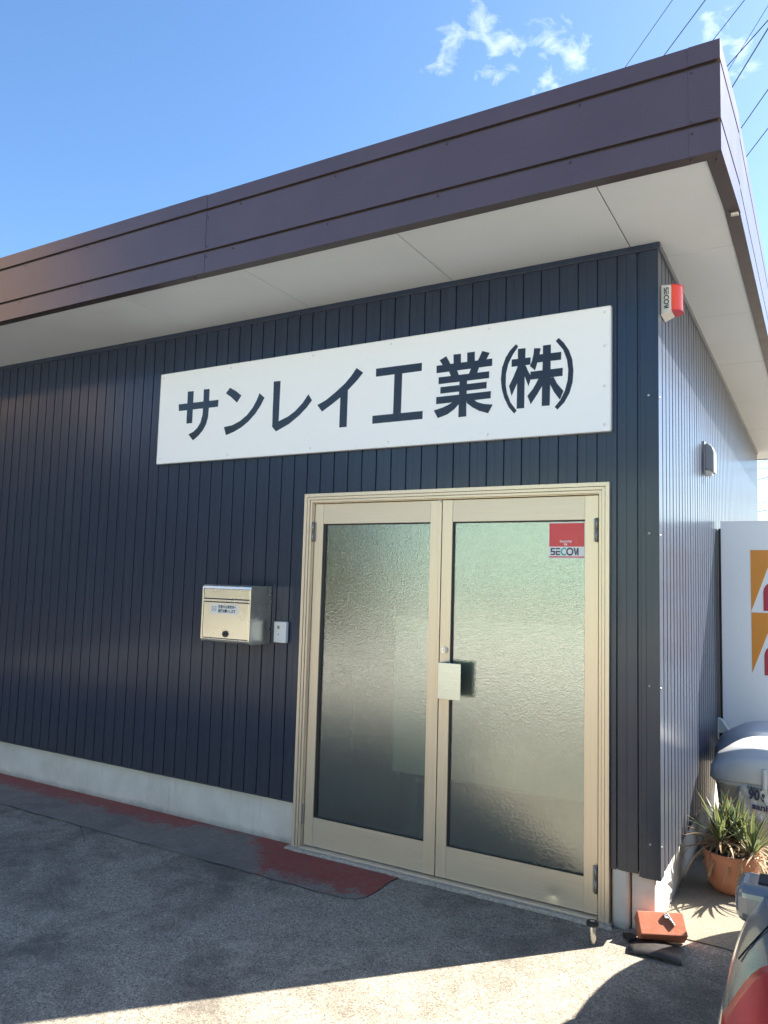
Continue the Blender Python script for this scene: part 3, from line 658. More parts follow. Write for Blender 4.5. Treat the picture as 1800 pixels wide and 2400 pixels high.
# ---------------------------------------------------------------- emblem strokes shared by the security sticker and the siren
def wordmark(bm, x, z, h, y, mats=(0, 1), frame=None):
    """S E C O M drawn with square strokes; frame maps (u, v, depth) to world"""
    t = h * .2; F = frame or (lambda u, v, d: (x + u, y - d, z + v)); k = [0]
    def poly(pts, mat):
        k[0] += 1; d1 = .0003 + .00006 * k[0]
        a = [bm.verts.new(F(u, v, 0)) for u, v in pts]; b_ = [bm.verts.new(F(u, v, d1)) for u, v in pts]; n = len(pts)
        bm.faces.new(b_).material_index = mat
        for i in range(n): bm.faces.new((a[i], a[(i + 1) % n], b_[(i + 1) % n], b_[i])).material_index = mat
    def r(u0, u1, v0, v1, mat=0): poly([(u0, v0), (u1, v0), (u1, v1), (u0, v1)], mat)
    w = h * .66
    r(.15 * w, w, h - t, h); r(0, t, h * .5, h - .1 * h); r(0, t * 1.5, h - t, h - .1 * t); r(0, w, h * .5 - t / 2, h * .5 + t / 2); r(w - t, w, .1 * h, h * .5); r(0, .85 * w, 0, t); r(w - t * 1.5, w, .1 * t, t)
    u = w + h * .1
    r(u, u + w, h - t, h); r(u, u + w, h * .5 - t / 2 + t * .0, h * .5 + t / 2); r(u, u + w, 0, t); r(u, u + t, t, h * .5 - t / 2)
    u = u + w + h * .08; R_ = h * .55; r_in = R_ - t * 1.05
    def arc(cx, cz, a0, a1, mat, n=22):
        for i in range(n):
            q0 = a0 + (a1 - a0) * i / n; q1 = a0 + (a1 - a0) * (i + 1) / n
            poly([(cx + R_ * math.cos(q0), cz + R_ * math.sin(q0)), (cx + R_ * math.cos(q1), cz + R_ * math.sin(q1)), (cx + r_in * math.cos(q1), cz + r_in * math.sin(q1)), (cx + r_in * math.cos(q0), cz + r_in * math.sin(q0))], mat)
            k[0] -= 1
    arc(u + R_, h / 2, R(50), R(310), mats[1]); u += R_ * 1.55
    arc(u + R_, h / 2, 0, math.tau, mats[0], 30); u += 2 * R_
    poly([(u, h), (u + t * 1.2, h), (u + w * .62, h * .12), (u + w * .42, h * .0)], 0); poly([(u + w * .42, h * .0), (u + w * .62, h * .0), (u + w * 1.0, h), (u + w * .8, h)], 0); r(u + w * .85, u + w * .85 + t, 0, h)
    return u + w * .85 + t

SS = empty('security_sticker', (-.443, .024, 1.77), 'square red and white security company sticker on the upper right glass', 'sticker')
gy = YF + .0148
bm = bmesh.new(); box(bm, -.536, -.352, gy - .0006, gy, 1.681, 1.862); adopt(SS, obj('backing', bm, M_WHITE))
bm = bmesh.new(); box(bm, -.532, -.356, gy - .0011, gy - .0007, 1.740, 1.857); box(bm, -.532, -.356, gy - .0011, gy - .0007, 1.686, 1.692); adopt(SS, obj('red_field', bm, M_RED))
bm = bmesh.new(); wordmark(bm, -.5245, 1.6985, .036, gy - .0007, (0, 1), frame=lambda u, v, d: (-.5245 + u * .93, gy - .0007 - d, 1.6975 + v)); adopt(SS, obj('wordmark', bm, [M_NAVYP, M_TEAL]))
text_mesh('lettering', 'Security', .0165, M_WHITE, face_front(-.478, gy - .0015, 1.7615), SS, width=.062, offset=.0004)
text_mesh('lettering', 'by', .0165, M_WHITE, face_front(-.456, gy - .0015, 1.7475), SS, width=.017, offset=.0004)

# ---------------------------------------------------------------- alarm siren on the side wall
AL = empty('alarm_siren', (.002, .1, 2.94), 'white and orange-red alarm siren lamp high on the side wall under the soffit', 'siren')
bm = bmesh.new(); prism(bm, [(.0015, 2.862), (.050, 2.885), (.050, 3.010), (.0015, 3.016)], .060, .175); adopt(AL, obj('body', bm, M_CREAM, bevel=.004))
M_LAMP, nt_, b_ = new_mat('orange_red_lens'); b_.inputs['Base Color'].default_value = (.92, .10, .05, 1); b_.inputs['Roughness'].default_value = .18
b_.inputs['Transmission Weight'].default_value = .15; b_.inputs['Subsurface Weight'].default_value = .25; b_.inputs['Subsurface Radius'].default_value = (.03, .01, .005)
prof = []
for i in range(25):
    a = -math.pi / 2 + math.pi * i / 24; prof.append((.0502 + .046 * math.cos(a), .1175 + .054 * math.sin(a)))
bm = bmesh.new(); prism(bm, prof, 2.888, 3.008, axis='z')
adopt(AL, obj('lens', bm, M_LAMP))
for za, zb in ((2.884, 2.8876), (3.0084, 3.012)):
    bm = bmesh.new(); prism(bm, [(.0502 + (a - .0502) * 1.04, .1175 + (c - .1175) * 1.03) for a, c in prof], za, zb, axis='z')
    adopt(AL, obj('lens_cap', bm, M_RED))
bm = bmesh.new(); wordmark(bm, 0, 0, .020, 0, (0, 0), frame=lambda u, v, d: (.017 + v * 1.1, .0595 - d, 2.998 - u * 1.22)); adopt(AL, obj('wordmark', bm, [M_PRINT, M_PRINT]))

# ---------------------------------------------------------------- vent hood and outdoor socket
VH = empty('vent_hood', (.002, 1.59, 2.39), 'grey rounded vent hood on the sunlit side wall', 'vent')
bm = bmesh.new(); prism(bm, [(.0015, 2.505), (.010, 2.505), (.010, 2.300), (.0015, 2.292)], 1.520, 1.680); M_VENT = simple('vent_grey', (.24, .26, .29), .4, var=.05)
adopt(VH, obj('back_plate', bm, M_VENT, bevel=.002))
bm = bmesh.new(); prism(bm, [(.0102, 2.490), (.030, 2.490), (.052, 2.470), (.064, 2.435), (.064, 2.300), (.0102, 2.325)], 1.532, 1.668); adopt(VH, obj('hood', bm, M_VENT, bevel=.006, seg=3))
bm = bmesh.new(); box(bm, .012, .05, 1.545, 1.60, 2.285, 2.318); cyl(bm, (.03, 1.57, 2.29), (.036, 1.56, 2.268), .004); adopt(VH, obj('louvre', bm, M_CREAM))
OS = empty('outdoor_socket', (.002, 2.13, .6), 'small weatherproof grey socket cover low on the side wall', 'socket')
bm = bmesh.new(); box(bm, .0015, .012, 2.098, 2.175, .530, .668); adopt(OS, obj('back_plate', bm, M_CREAM, bevel=.003))
bm = bmesh.new(); prism(bm, [(.0122, .664), (.022, .664), (.040, .648), (.074, .592), (.074, .580), (.066, .573), (.0122, .573)], 2.101, 2.172); adopt(OS, obj('flip_cover', bm, M_CREAM, bevel=.003))
bm = bmesh.new(); box(bm, .0122, .05, 2.108, 2.165, .535, .5725); adopt(OS, obj('socket_face', bm, M_BLK))

# ---------------------------------------------------------------- the free-standing advertising panel in the passage
AP = empty('advertising_sign', (.5, 2.3, .0), 'tall white advertising panel with orange triangles and red letters behind the bins', 'sign')
ya = 2.22
bm = bmesh.new(); box(bm, .0245, .93, ya, ya + .012, .35, 2.043); adopt(AP, obj('face', bm, simple('white_ad_panel', (.86, .88, .90), .30, var=.02, vscale=1.5), bevel=.002))
bm = bmesh.new(); box(bm, .0075, .92, ya + .0125, ya + .17, .35, 1.99); adopt(AP, obj('cabinet', bm, simple('black_cabinet_shade', (.012, .014, .02), .5), bevel=.003))  # dark backing box, its black also standing for deep shade behind the panel
bm = bmesh.new(); box(bm, .1, .15, ya + .03, ya + .08, 0, .35); box(bm, .8, .85, ya + .03, ya + .08, 0, .35); adopt(AP, obj('foot', bm, M_HINGE))
def adp(px, py):
    d = fwd + right * ((px - 900) / 1782.2) - up * ((py - 1200) / 1782.2); c = cam.matrix_world.translation
    t = (ya - c.y) / d.y; q_ = c + d * t; return (q_.x, q_.z)
TX0, TZ0 = .219, 1.822
bm = bmesh.new()
# two downward orange wedges, one above the other (sizes in metres on the panel)
AX = .2152; UP = (1.8355, 1.407); LO = (1.400, .983)
for (zt, zb) in (UP, LO): prism(bm, [(AX, zt), (AX + .152, zt), (AX, zb)], ya - .0010, ya - .0001)
adopt(AP, obj('orange_wedge', bm, M_ORANGE))
for (zt, zb) in ((1.607, 1.414), (1.172, .975)):
    bm = bmesh.new(); u0 = .292
    pts = [(u0, zb), (u0, zt - .07)] + [(u0 + .05 - .05 * math.cos(R(a)), zt - .07 + .07 * math.sin(R(a))) for a in range(15, 91, 15)] + [(u0 + .19, zt), (u0 + .19, zt - .045), (u0 + .075, zt - .045), (u0 + .055, zt - .075), (u0 + .055, zb)]
    prism(bm, pts, ya - .0020, ya - .0012); box(bm, u0 + .0551, u0 + .17, ya - .0019, ya - .0012, (zb + zt) / 2 - .045, (zb + zt) / 2 - .005)
    adopt(AP, obj('letter', bm, M_CRIM))
bm = bmesh.new(); box(bm, AX - .004, .90, ya - .0006, ya - .00015, 1.4015, 1.4065); box(bm, AX - .004, AX - .0006, ya - .0006, ya - .00015, .98, 1.84); adopt(AP, obj('border_line', bm, M_WHITE))

# ---------------------------------------------------------------- two 90-litre bins
def superell(a, rx, ry, e=2.6):
    c, s_ = math.cos(a), math.sin(a)
    return (rx * math.copysign(abs(c) ** (2 / e), c), ry * math.copysign(abs(s_) ** (2 / e), s_))
def make_bin(cx, cy, zc, label):
    e = empty('waste_bin', (cx, cy, .0045), label, 'bin', 'grey oval lidded bins beside the side wall')
    n = 56
    def rings(bm, prof, mat=0, arch=0., smooth=True):
        rs = []
        for r_, z, k_ in prof:
            ring_ = []
            for i in range(n):
                a = i * math.tau / n; u, v = superell(a, .285 * r_, .215 * r_)
                ring_.append(bm.verts.new((cx + u, cy + v, z + k_ * (1 - (u / .29) ** 2))))
            rs.append(ring_)
        for A, Bq in zip(rs, rs[1:]):
            for i in range(n):
                f = bm.faces.new((A[i], A[(i + 1) % n], Bq[(i + 1) % n], Bq[i])); f.smooth = smooth; f.material_index = mat
        bm.faces.new(rs[0][::-1]); bm.faces.new(rs[-1])
    bm = bmesh.new(); rings(bm, [(.72, .005, 0), (.80, .015, 0), (.96, zc - .03, 0), (1.02, zc - .028, 0), (1.03, zc - .01, 0), (1.0, zc, 0)])
    adopt(e, obj('tub', bm, M_GREYL))
    bm = bmesh.new()
    rings(bm, [(1.03, zc - .022, 0.02), (1.065, zc - .014, 0.03), (1.055, zc + .045, .085), (1.00, zc + .062, .092), (.965, zc + .064, .093), (.945, zc + .090, .100), (.90, zc + .096, .102), (.55, zc + .112, .104), (.05, zc + .118, .105)])
    adopt(e, obj('lid', bm, M_GREY))
    bm = bmesh.new(); box(bm, cx - .012, cx + .012, cy - .244, cy - .222, zc - .02, zc + .095); adopt(e, obj('clip', bm, M_GREY, bevel=.009, seg=3))
    return e
b1 = make_bin(.352, 1.335, .475, 'nearer grey 90 litre waste bin with a clear labelled bag, behind the potted plant')
b2 = make_bin(.322, 1.81, .495, 'farther grey waste bin touching the advertising sign')
# plastic label bag clipped to the nearer bin
PB = empty('label_bag', (.36, 1.07, .35), 'crinkled clear plastic bag with a 90 litre label on the nearer bin', 'label')
M_BAG, nt_, b_ = new_mat('clear_wrinkled_plastic')
b_.inputs['Roughness'].default_value = .12; b_.inputs['Specular IOR Level'].default_value = .8
L(nt_, mixcol(nt_, ramp(nt_, noise(nt_, 30, 4, .6, dist=1.), .35, .7), (.50, .51, .52), (.78, .78, .76)), b_.inputs['Base Color'])
bump(nt_, b_, noise(nt_, 26, 5, .6, dist=1.2), .9, .012)
random.seed(21)
bm = bmesh.new(); nx, nz = 26, 20; vs = []
for i in range(nx + 1):
    row = []
    for j in range(nz + 1):
        u = i / nx; v = j / nz; xx = .222 + .24 * u - (1 - v) * .012; zz = .292 + .170 * v - .012 * u
        yb = 1.335 - .215 * 1.0 * (1 - abs((xx - .352) / .285) ** 2.6) ** (1 / 2.6) * (.90 + .10 * (zz / .45)) - .012
        yb += random.uniform(-.0025, .0025) + .004 * math.sin(u * 21 + v * 9) - (.01 * (1 - v) ** 2)
        row.append(bm.verts.new((xx, yb, zz + random.uniform(-.001, .001))))
    vs.append(row)
for i in range(nx):
    for j in range(nz): bm.faces.new((vs[i][j], vs[i + 1][j], vs[i + 1][j + 1], vs[i][j + 1])).smooth = True
bg_ = adopt(PB, obj('bag', bm, M_BAG)); md = bg_.modifiers.new('s', 'SOLIDIFY'); md.thickness = .001
Mt = face_front(.268, 1.1005, .402) @ Matrix.Rotation(R(-4), 4, 'Z')
text_mesh('lettering', '90', .074, M_NAVYP, Mt, PB, offset=.0035, width=.058)
text_mesh('lettering', 'ℓ', .05, M_NAVYP, face_front(.331, 1.099, .398) @ Matrix.Rotation(R(-4), 4, 'Z'), PB, offset=.003, width=.019)
text_mesh('lettering', '容量検査済', .018, M_PRINT, face_front(.262, 1.1015, .4560) @ Matrix.Rotation(R(-6), 4, 'Z'), PB, offset=.0003, width=.075)
text_mesh('lettering', 'sanita', .046, M_NAVYP, face_front(.287, 1.0945, .352) @ Matrix.Rotation(R(-5), 4, 'Z'), PB, offset=.0016, width=.118)

# ---------------------------------------------------------------- terracotta pot with a spiky plant
PX, PY = .214, .772
def terra():
    m, nt, b = new_mat('terracotta')
    c = mixcol(nt, ramp(nt, noise(nt, 10, 7, .65), .3, .75), (.33, .125, .072), (.43, .185, .11))
    sc = ramp(nt, noise(nt, 30, 5, .7, stretch=(1, 1, 5)), .66, .78)
    c = mixcol(nt, M_(nt, 'MULTIPLY', sc, .35), c, (.62, .42, .33))
    lim = ramp(nt, noise(nt, 7, 8, .7), .52, .75); c = mixcol(nt, M_(nt, 'MULTIPLY', lim, .3), c, (.55, .42, .33)); dk = ramp(nt, noise(nt, 13, 6, .7, stretch=(1, 1, .4)), .58, .75); c = mixcol(nt, M_(nt, 'MULTIPLY', dk, .35), c, (.16, .07, .045))
    L(nt, c, b.inputs['Base Color']); b.inputs['Roughness'].default_value = .62
    bump(nt, b, noise(nt, 4, 3, .5, stretch=(1, 1, 90)), .25, .004); return m
PO = empty('plant_pot', (PX, PY, .0045), 'round terracotta pot holding the spiky plant beside the bins', 'pot')
bm = bmesh.new(); lathe(bm, [(.082, 0), (.092, .004), (.108, .03), (.122, .07), (.130, .12), (.1335, .165), (.137, .185), (.139, .197), (.135, .203), (.127, .200), (.124, .18)], 64, PX, PY, .0045)
adopt(PO, obj('pot', bm, terra()))
bm = bmesh.new(); lathe(bm, [(.120, .176), (.119, .182), (.06, .188), (.001, .190)], 32, PX, PY, .0045); adopt(PO, obj('soil', bm, simple('soil', (.05, .035, .025), .95, var=.5, vscale=60, bmp=1., bscale=80)))
def leaf_mat(name, mid, edge, rough=.45, sss=True):
    m, nt, b = new_mat(name)
    uv = nt.nodes.new('ShaderNodeUVMap'); s = nt.nodes.new('ShaderNodeSeparateXYZ'); L(nt, uv.outputs[0], s.inputs[0])
    e = ramp(nt, M_(nt, 'ABSOLUTE', M_(nt, 'SUBTRACT', s.outputs[0], .5)), .30, .46)
    oi = nt.nodes.new('ShaderNodeObjectInfo')
    c = mixcol(nt, oi.outputs['Random'], tuple(v * .7 for v in mid), tuple(min(1, v * 1.35) for v in mid))
    c = mixcol(nt, e, c, edge); tip = ramp(nt, s.outputs[1], .86, 1.)
    c = mixcol(nt, tip, c, (.22, .13, .06)); L(nt, c, b.inputs['Base Color']); b.inputs['Roughness'].default_value = rough
    o = nt.nodes['Material Output']; t = nt.nodes.new('ShaderNodeBsdfTranslucent'); L(nt, c, t.inputs[0])
    mx = nt.nodes.new('ShaderNodeMixShader'); mx.inputs[0].default_value = .3; L(nt, b.outputs[0], mx.inputs[1]); L(nt, t.outputs[0], mx.inputs[2]); L(nt, mx.outputs[0], o.inputs['Surface'])
    return m
LG = leaf_mat('green_leaf', (.10, .14, .05), (.42, .40, .19)); LG2 = leaf_mat('grey_green_leaf', (.08, .12, .075), (.30, .34, .18)); LD = leaf_mat('dry_leaf', (.34, .24, .14), (.56, .45, .30), .7)
def blade(length, wid, curl, mat, fold=.35):
    bm = bmesh.new(); uvl = bm.loops.layers.uv.new('UVMap'); n = 7; rows = []
    for i in range(n + 1):
        t = i / n; w = wid * (.55 + 1.1 * t) * (1 - t ** 2.6) if t < 1 else 0
        w = max(w, .0004); a = curl * t; x_ = length * (t if abs(curl) < 1e-4 else math.sin(a) / curl); z_ = length * (0 if abs(curl) < 1e-4 else (1 - math.cos(a)) / curl)
        rows.append([bm.verts.new((x_, -w, -z_ + w * fold)), bm.verts.new((x_, 0, -z_)), bm.verts.new((x_, w, -z_ + w * fold))])
    for i in range(n):
        for j in range(2):
            f = bm.faces.new((rows[i][j], rows[i + 1][j], rows[i + 1][j + 1], rows[i][j + 1])); f.smooth = True
            for lp, (uu, vv) in zip(f.loops, ((j / 2, i / n), (j / 2, (i + 1) / n), ((j + 1) / 2, (i + 1) / n), ((j + 1) / 2, i / n))): lp[uvl].uv = (uu, vv)
    me = bpy.data.meshes.new('leaf'); bm.to_mesh(me); bm.free(); me.materials.append(mat); return me
greens = [blade(.16, .0085, .25, LG), blade(.14, .009, .1, LG2), blade(.18, .0075, .45, LG), blade(.13, .010, -.15, LG), blade(.15, .0075, .5, LG2)]
drys = [blade(.17, .005, .9, LD), blade(.20, .0045, 1.4, LD), blade(.14, .0055, .5, LD), blade(.19, .004, 2.0, LD, .8)]
YP = empty('spiky_plant', (PX, PY, .19), 'spiky yucca-like plant with green upper leaves and dry drooping lower leaves', 'plant')
random.seed(4)
crowns = [(-.055, -.02, .075, 1.45, 0), (.035, .04, .075, 1.25, 0), (.10, -.03, .04, 1.3, 0), (.0, .07, .10, 1.3, 0)]
cnt = 0
for cx, cy, cz, sc0, _ in crowns:
    bm = bmesh.new(); cyl(bm, (cx * .7, cy * .7, -.01), (cx, cy, cz), .016, .014, 8); o = obj('stem', bm, simple('stem_bark', (.12, .085, .05), .9, bmp=.8), YP)
    for i in range(74):
        t = i / 73; az = i * 2.39996 + random.uniform(-.3, .3)
        green = t < .45
        el = R(82) - t * R(95) + random.uniform(-.12, .12) if green else R(30) - (t - .45) * R(120) + random.uniform(-.25, .25)
        me = random.choice(greens if green else drys)
        o = bpy.data.objects.new('leaf', me); COL.objects.link(o); o.parent = YP
        o.location = (cx + .010 * math.cos(az), cy + .010 * math.sin(az), cz - t * .045)
        o.rotation_euler = (random.uniform(-.6, .6), -el + random.uniform(-.1, .1), az); s_ = sc0 * random.uniform(.62, 1.1) * (1 if green else 1.02)
        o.scale = (s_, s_ * random.uniform(.8, 1.1), s_); cnt += 1

# ---------------------------------------------------------------- brick, rubber plate, door stop
def brick_mat():
    m, nt, b = new_mat('red_brick')
    c = mixcol(nt, ramp(nt, noise(nt, 16, 7, .7), .3, .72), (.42, .125, .065), (.52, .20, .12))
    p = ramp(nt, noise(nt, 210, 3, .8, stretch=(1, 1, 1)), .62, .72); c = mixcol(nt, p, c, (.20, .06, .03))
    w = ramp(nt, noise(nt, 22, 6, .7, dist=.5), .64, .80); c = mixcol(nt, M_(nt, 'MULTIPLY', w, .5), c, (.66, .44, .34))
    L(nt, c, b.inputs['Base Color']); b.inputs['Roughness'].default_value = .85; bump(nt, b, noise(nt, 170, 4, .75), .5, .003); return m
bm = bmesh.new(); lx, ly, lz = .1, .05, .035
box(bm, -lx, lx, -ly, ly, -lz, lz); BR = obj('brick', bm, brick_mat(), bevel=.004, seg=3)
tag(BR, 'red clay brick lying tilted beside the corner of the building', 'brick')
e1 = Vector((.894, .447, 0)).normalized(); nb = Vector((-e1.y, e1.x, 0)); be = R(44)
f_ = nb * math.cos(be) + Vector((0, 0, math.sin(be))); n_v = -nb * math.sin(be) + Vector((0, 0, math.cos(be)))
mt = Matrix((e1, f_, n_v)).transposed().to_4x4(); mt.translation = Vector((.008, -.0385, .001)) + n_v * lz + f_ * ly
BR.matrix_world = mt
bm = bmesh.new(); prism(bm, [(-.004, -.012), (.012, -.014), (.020, -.002), (.052, .0), (.054, .006), (.016, .010), (-.002, .012), (-.010, .002)], 0, .010, axis='z')
o = obj('wrapper_scrap', bm, simple('silver_wrapper', (.30, .26, .27), .3, metal=.5, bmp=1., bscale=90, var=.5, vscale=90), None, bevel=.002)
tag(o, 'crumpled dark silvery scrap lying on top of the red brick', 'litter'); 
bpy.context.view_layer.update()
o.matrix_world = BR.matrix_world @ Matrix.Translation((.022, .034, lz + .0005)) @ Matrix.Rotation(R(-62), 4, 'Z')
bm = bmesh.new(); n = 10; vs = []
topc = [(-.106, -.135), (-.080, -.128), (-.050, -.122), (-.010, -.114), (.030, -.106), (.065, -.104), (.102, -.112)]
botc = [(-.097, -.226), (-.070, -.224), (-.040, -.222), (-.005, -.220), (.040, -.222), (.080, -.220), (.119, -.216)]
zt_ = [.010, .013, .016, .018, .017, .013, .008]
rows = []
for (a, b_, z) in zip(topc, botc, zt_):
    rows.append([(a[0], a[1] + .04, z + .002), ((a[0] + b_[0]) / 2, (a[1] + b_[1]) / 2, z + .004), (b_[0], b_[1], z)])
up_ = [[bm.verts.new(v) for v in r_] for r_ in rows]; dn_ = [[bm.verts.new((v[0], v[1], v[2] - .006)) for v in r_] for r_ in rows]
for i in range(len(rows) - 1):
    for j in range(2):
        bm.faces.new((up_[i][j], up_[i + 1][j], up_[i + 1][j + 1], up_[i][j + 1])).smooth = True; bm.faces.new((dn_[i][j], dn_[i][j + 1], dn_[i + 1][j + 1], dn_[i + 1][j])).smooth = True
    for j in (0, 2): bm.faces.new((up_[i][j], up_[i + 1][j], dn_[i + 1][j], dn_[i][j]))
for i in (0, len(rows) - 1):
    for j in range(2): bm.faces.new((up_[i][j], up_[i][j + 1], dn_[i][j + 1], dn_[i][j]))
o = obj('rubber_plate', bm, simple('black_rubber', (.030, .028, .028), .55, var=.3, vscale=30, bmp=.3, bscale=60)); tag(o, 'bent black rubber plate lying on the ground in front of the brick', 'rubber plate')
bm = bmesh.new(); prism(bm, [(-.150, -.085), (-.118, -.062), (-.090, -.075), (-.085, -.105), (-.110, -.135), (-.128, -.105)], .001, .022, axis='z')
o = obj('rubber_scrap', bm, simple('black_scrap', (.02, .02, .021), .6, bmp=.8), bevel=.004); tag(o, 'small torn black rubber scrap beside the left end of the brick', 'litter')
DS = empty('door_stop', (-.245, -.225, 0), 'short steel floor door stop with a black rubber cap outside the doors', 'door stop')
bm = bmesh.new(); cyl(bm, (-.245, -.225, 0), (-.245, -.225, .076), .0165, n=28); adopt(DS, obj('post', bm, M_STL, bevel=.0015))
bm = bmesh.new(); lathe(bm, [(.019, .0765), (.0255, .080), (.027, .087), (.0255, .094), (.019, .098), (.012, .0985), (.0115, .0965), (.001, .0965)], 32, -.245, -.225); adopt(DS, obj('rubber_cap', bm, M_BLK))
bm = bmesh.new(); cyl(bm, (-.245, -.225, .0968), (-.245, -.225, .0982), .010, n=18); adopt(DS, obj('cap_screw', bm, M_STL))

# ---------------------------------------------------------------- parked car (only its rear left corner stands in the frame)
CXC = 1.262
CAR = empty('parked_car', (CXC, -1.1, 0), 'dark grey compact car with a red tail lamp parked beside the office corner', 'car')
M_PAINT, nt_, b_ = new_mat('grey_car_paint')
b_.inputs['Base Color'].default_value = (.20, .215, .235, 1); b_.inputs['Metallic'].default_value = .35; b_.inputs['Roughness'].default_value = .25; b_.inputs['Coat Weight'].default_value = .7; b_.inputs['Coat Roughness'].default_value = .06
M_TYRE = simple('tyre_rubber', (.02, .02, .021), .8); M_RIM = simple('rim_alloy', (.45, .45, .46), .3, metal=.8)
M_CGL, nt_, b_ = new_mat('car_glass'); b_.inputs['Base Color'].default_value = (.015, .018, .02, 1); b_.inputs['Roughness'].default_value = .04; b_.inputs['Coat Weight'].default_value = 1
# stations: y, height of the shoulder line, half width at the shoulder, underside height
ST = [(-2.86, .86, .62, .34), (-2.84, .93, .67, .27), (-2.78, .975, .715, .23), (-2.66, 1.0, .745, .21), (-2.45, 1.005, .764, .2), (-2.15, 1.0, .768, .2), (-2.0, .99, .765, .2), (-1.90, .98, .75, .2), (-1.82, .972, .73, .2), (-1.72, .97, .70, .2), (-1.3, .965, .692, .2), (-.9, .965, .692, .2), (-.5, .968, .692, .2), (-.1, .97, .692, .2), (.18, .955, .69, .2), (.36, .91, .685, .2), (.455, .83, .682, .2), (.51, .73, .68, .21), (.585, .63, .675, .23), (.625, .55, .66, .25), (.632, .45, .62, .27), (.625, .33, .58, .30)]
def half(y, h, w, b_):
    H = h - b_
    return [(0, h + .018), (w * .55, h + .015), (w * .80, h + .004), (w * .90, h - .012), (w * .955, h - .04), (w * .985, h - .085), (w, h - .15), (w * 1.0, h - .28 * H - .06), (w * .985, b_ + .28 * H), (w * .975, b_ + .1), (w * .95, b_ + .02), (w * .6, b_)]
def loft(bm, secs, closed=True, mat=0, smooth=True):
    rows = [[bm.verts.new(p) for p in s_] for s_ in secs]; n = len(rows[0])
    for A, Bq in zip(rows, rows[1:]):
        for i in range(n if closed else n - 1):
            f = bm.faces.new((A[i], A[(i + 1) % n], Bq[(i + 1) % n], Bq[i])); f.smooth = smooth; f.material_index = mat
    if closed: bm.faces.new(rows[0][::-1]); bm.faces.new(rows[-1])
    return rows
secs = []
for y, h, w, b_ in ST:
    hp = half(y, h, w, b_)
    secs.append([(CXC - dx, y, z) for dx, z in hp] + [(CXC + dx, y, z) for dx, z in reversed(hp[1:])])
bm = bmesh.new(); loft(bm, secs)
body = adopt(CAR, obj('body', bm, M_PAINT)); md = body.modifiers.new('s', 'SUBSURF'); md.levels = 2; md.render_levels = 2
# greenhouse
bm = bmesh.new(); gs = []
for y, zt, wb, wt in ((-2.74, 1.0, .60, .60), (-2.70, 1.28, .585, .54), (-2.62, 1.50, .57, .50), (-2.35, 1.555, .575, .505), (-1.2, 1.575, .585, .51), (-.55, 1.53, .58, .50), (-.30, 1.40, .585, .52), (.02, 1.14, .60, .57), (.16, 1.0, .61, .61)):
    gs.append([(CXC - wb, y, .95), (CXC - wb + .01, y, min(zt, 1.02)), (CXC - wt - .01, y, max(zt - .07, 1.0)), (CXC - wt + .05, y, zt), (CXC, y, zt + .02), (CXC + wt - .05, y, zt), (CXC + wt + .01, y, max(zt - .07, 1.0)), (CXC + wb - .01, y, min(zt, 1.02)), (CXC + wb, y, .95)])
loft(bm, gs); gh = adopt(CAR, obj('cabin', bm, M_PAINT)); md = gh.modifiers.new('s', 'SUBSURF'); md.levels = 1; md.render_levels = 1
def glasspatch(name, pts):
    bm = bmesh.new(); c = Vector((CXC, -1.2, 1.2)); v = [Vector(p) for p in pts]; nrm_ = (v[1] - v[0]).cross(v[2] - v[0]).normalized()
    if nrm_.dot(v[0] - c) < 0: nrm_ = -nrm_
    a = [bm.verts.new(p + nrm_ * .006) for p in v]; b_ = [bm.verts.new(p - nrm_ * .02) for p in v]; n = len(v)
    bm.faces.new(a); bm.faces.new(b_[::-1])
    for i in range(n): bm.faces.new((a[i], a[(i + 1) % n], b_[(i + 1) % n], b_[i]))
    return adopt(CAR, obj(name, bm, M_CGL, bevel=.004))
for sg in (-1, 1):
    X = lambda d: CXC + sg * d
    glasspatch('side_window', [(X(.585), -2.45, 1.06), (X(.585), -1.55, 1.06), (X(.530), -1.55, 1.45), (X(.520), -2.35, 1.43)])
    glasspatch('side_window', [(X(.588), -1.48, 1.06), (X(.592), -.20, 1.06), (X(.530), -.62, 1.42), (X(.530), -1.48, 1.45)])
glasspatch('windshield', [(CXC - .53, .06, 1.09), (CXC + .53, .06, 1.09), (CXC + .46, -.44, 1.47), (CXC - .46, -.44, 1.47)])
glasspatch('rear_window', [(CXC - .48, -2.73, 1.08), (CXC + .48, -2.73, 1.08), (CXC + .43, -2.665, 1.44), (CXC - .43, -2.665, 1.44)])
# tail lamps: shells standing proud of the rear corner
M_TAIL, nt_, b_ = new_mat('red_tail_lens'); b_.inputs['Base Color'].default_value = (.50, .003, .006, 1); b_.inputs['Roughness'].default_value = .25; b_.inputs['Coat Weight'].default_value = .25; b_.inputs['Coat Roughness'].default_value = .05
vr = nt_.nodes.new('ShaderNodeTexWave'); vr.inputs['Scale'].default_value = 9; vr.bands_direction = 'Z'
g_ = nt_.nodes.new('ShaderNodeNewGeometry'); L(nt_, g_.outputs['Position'], vr.inputs['Vector'])
L(nt_, mixcol(nt_, vr.outputs[0], (.62, .003, .006), (.90, .010, .010)), b_.inputs['Base Color'])
M_TAILD = simple('tail_lamp_upper', (.16, .045, .05), .15, coat=1.)
def interp(y):
    for a, b_ in zip(ST, ST[1:]):
        if a[0] <= y <= b_[0]:
            t = (y - a[0]) / (b_[0] - a[0]); return [a[i] + (b_[i] - a[i]) * t for i in range(4)]
    return list(ST[0])
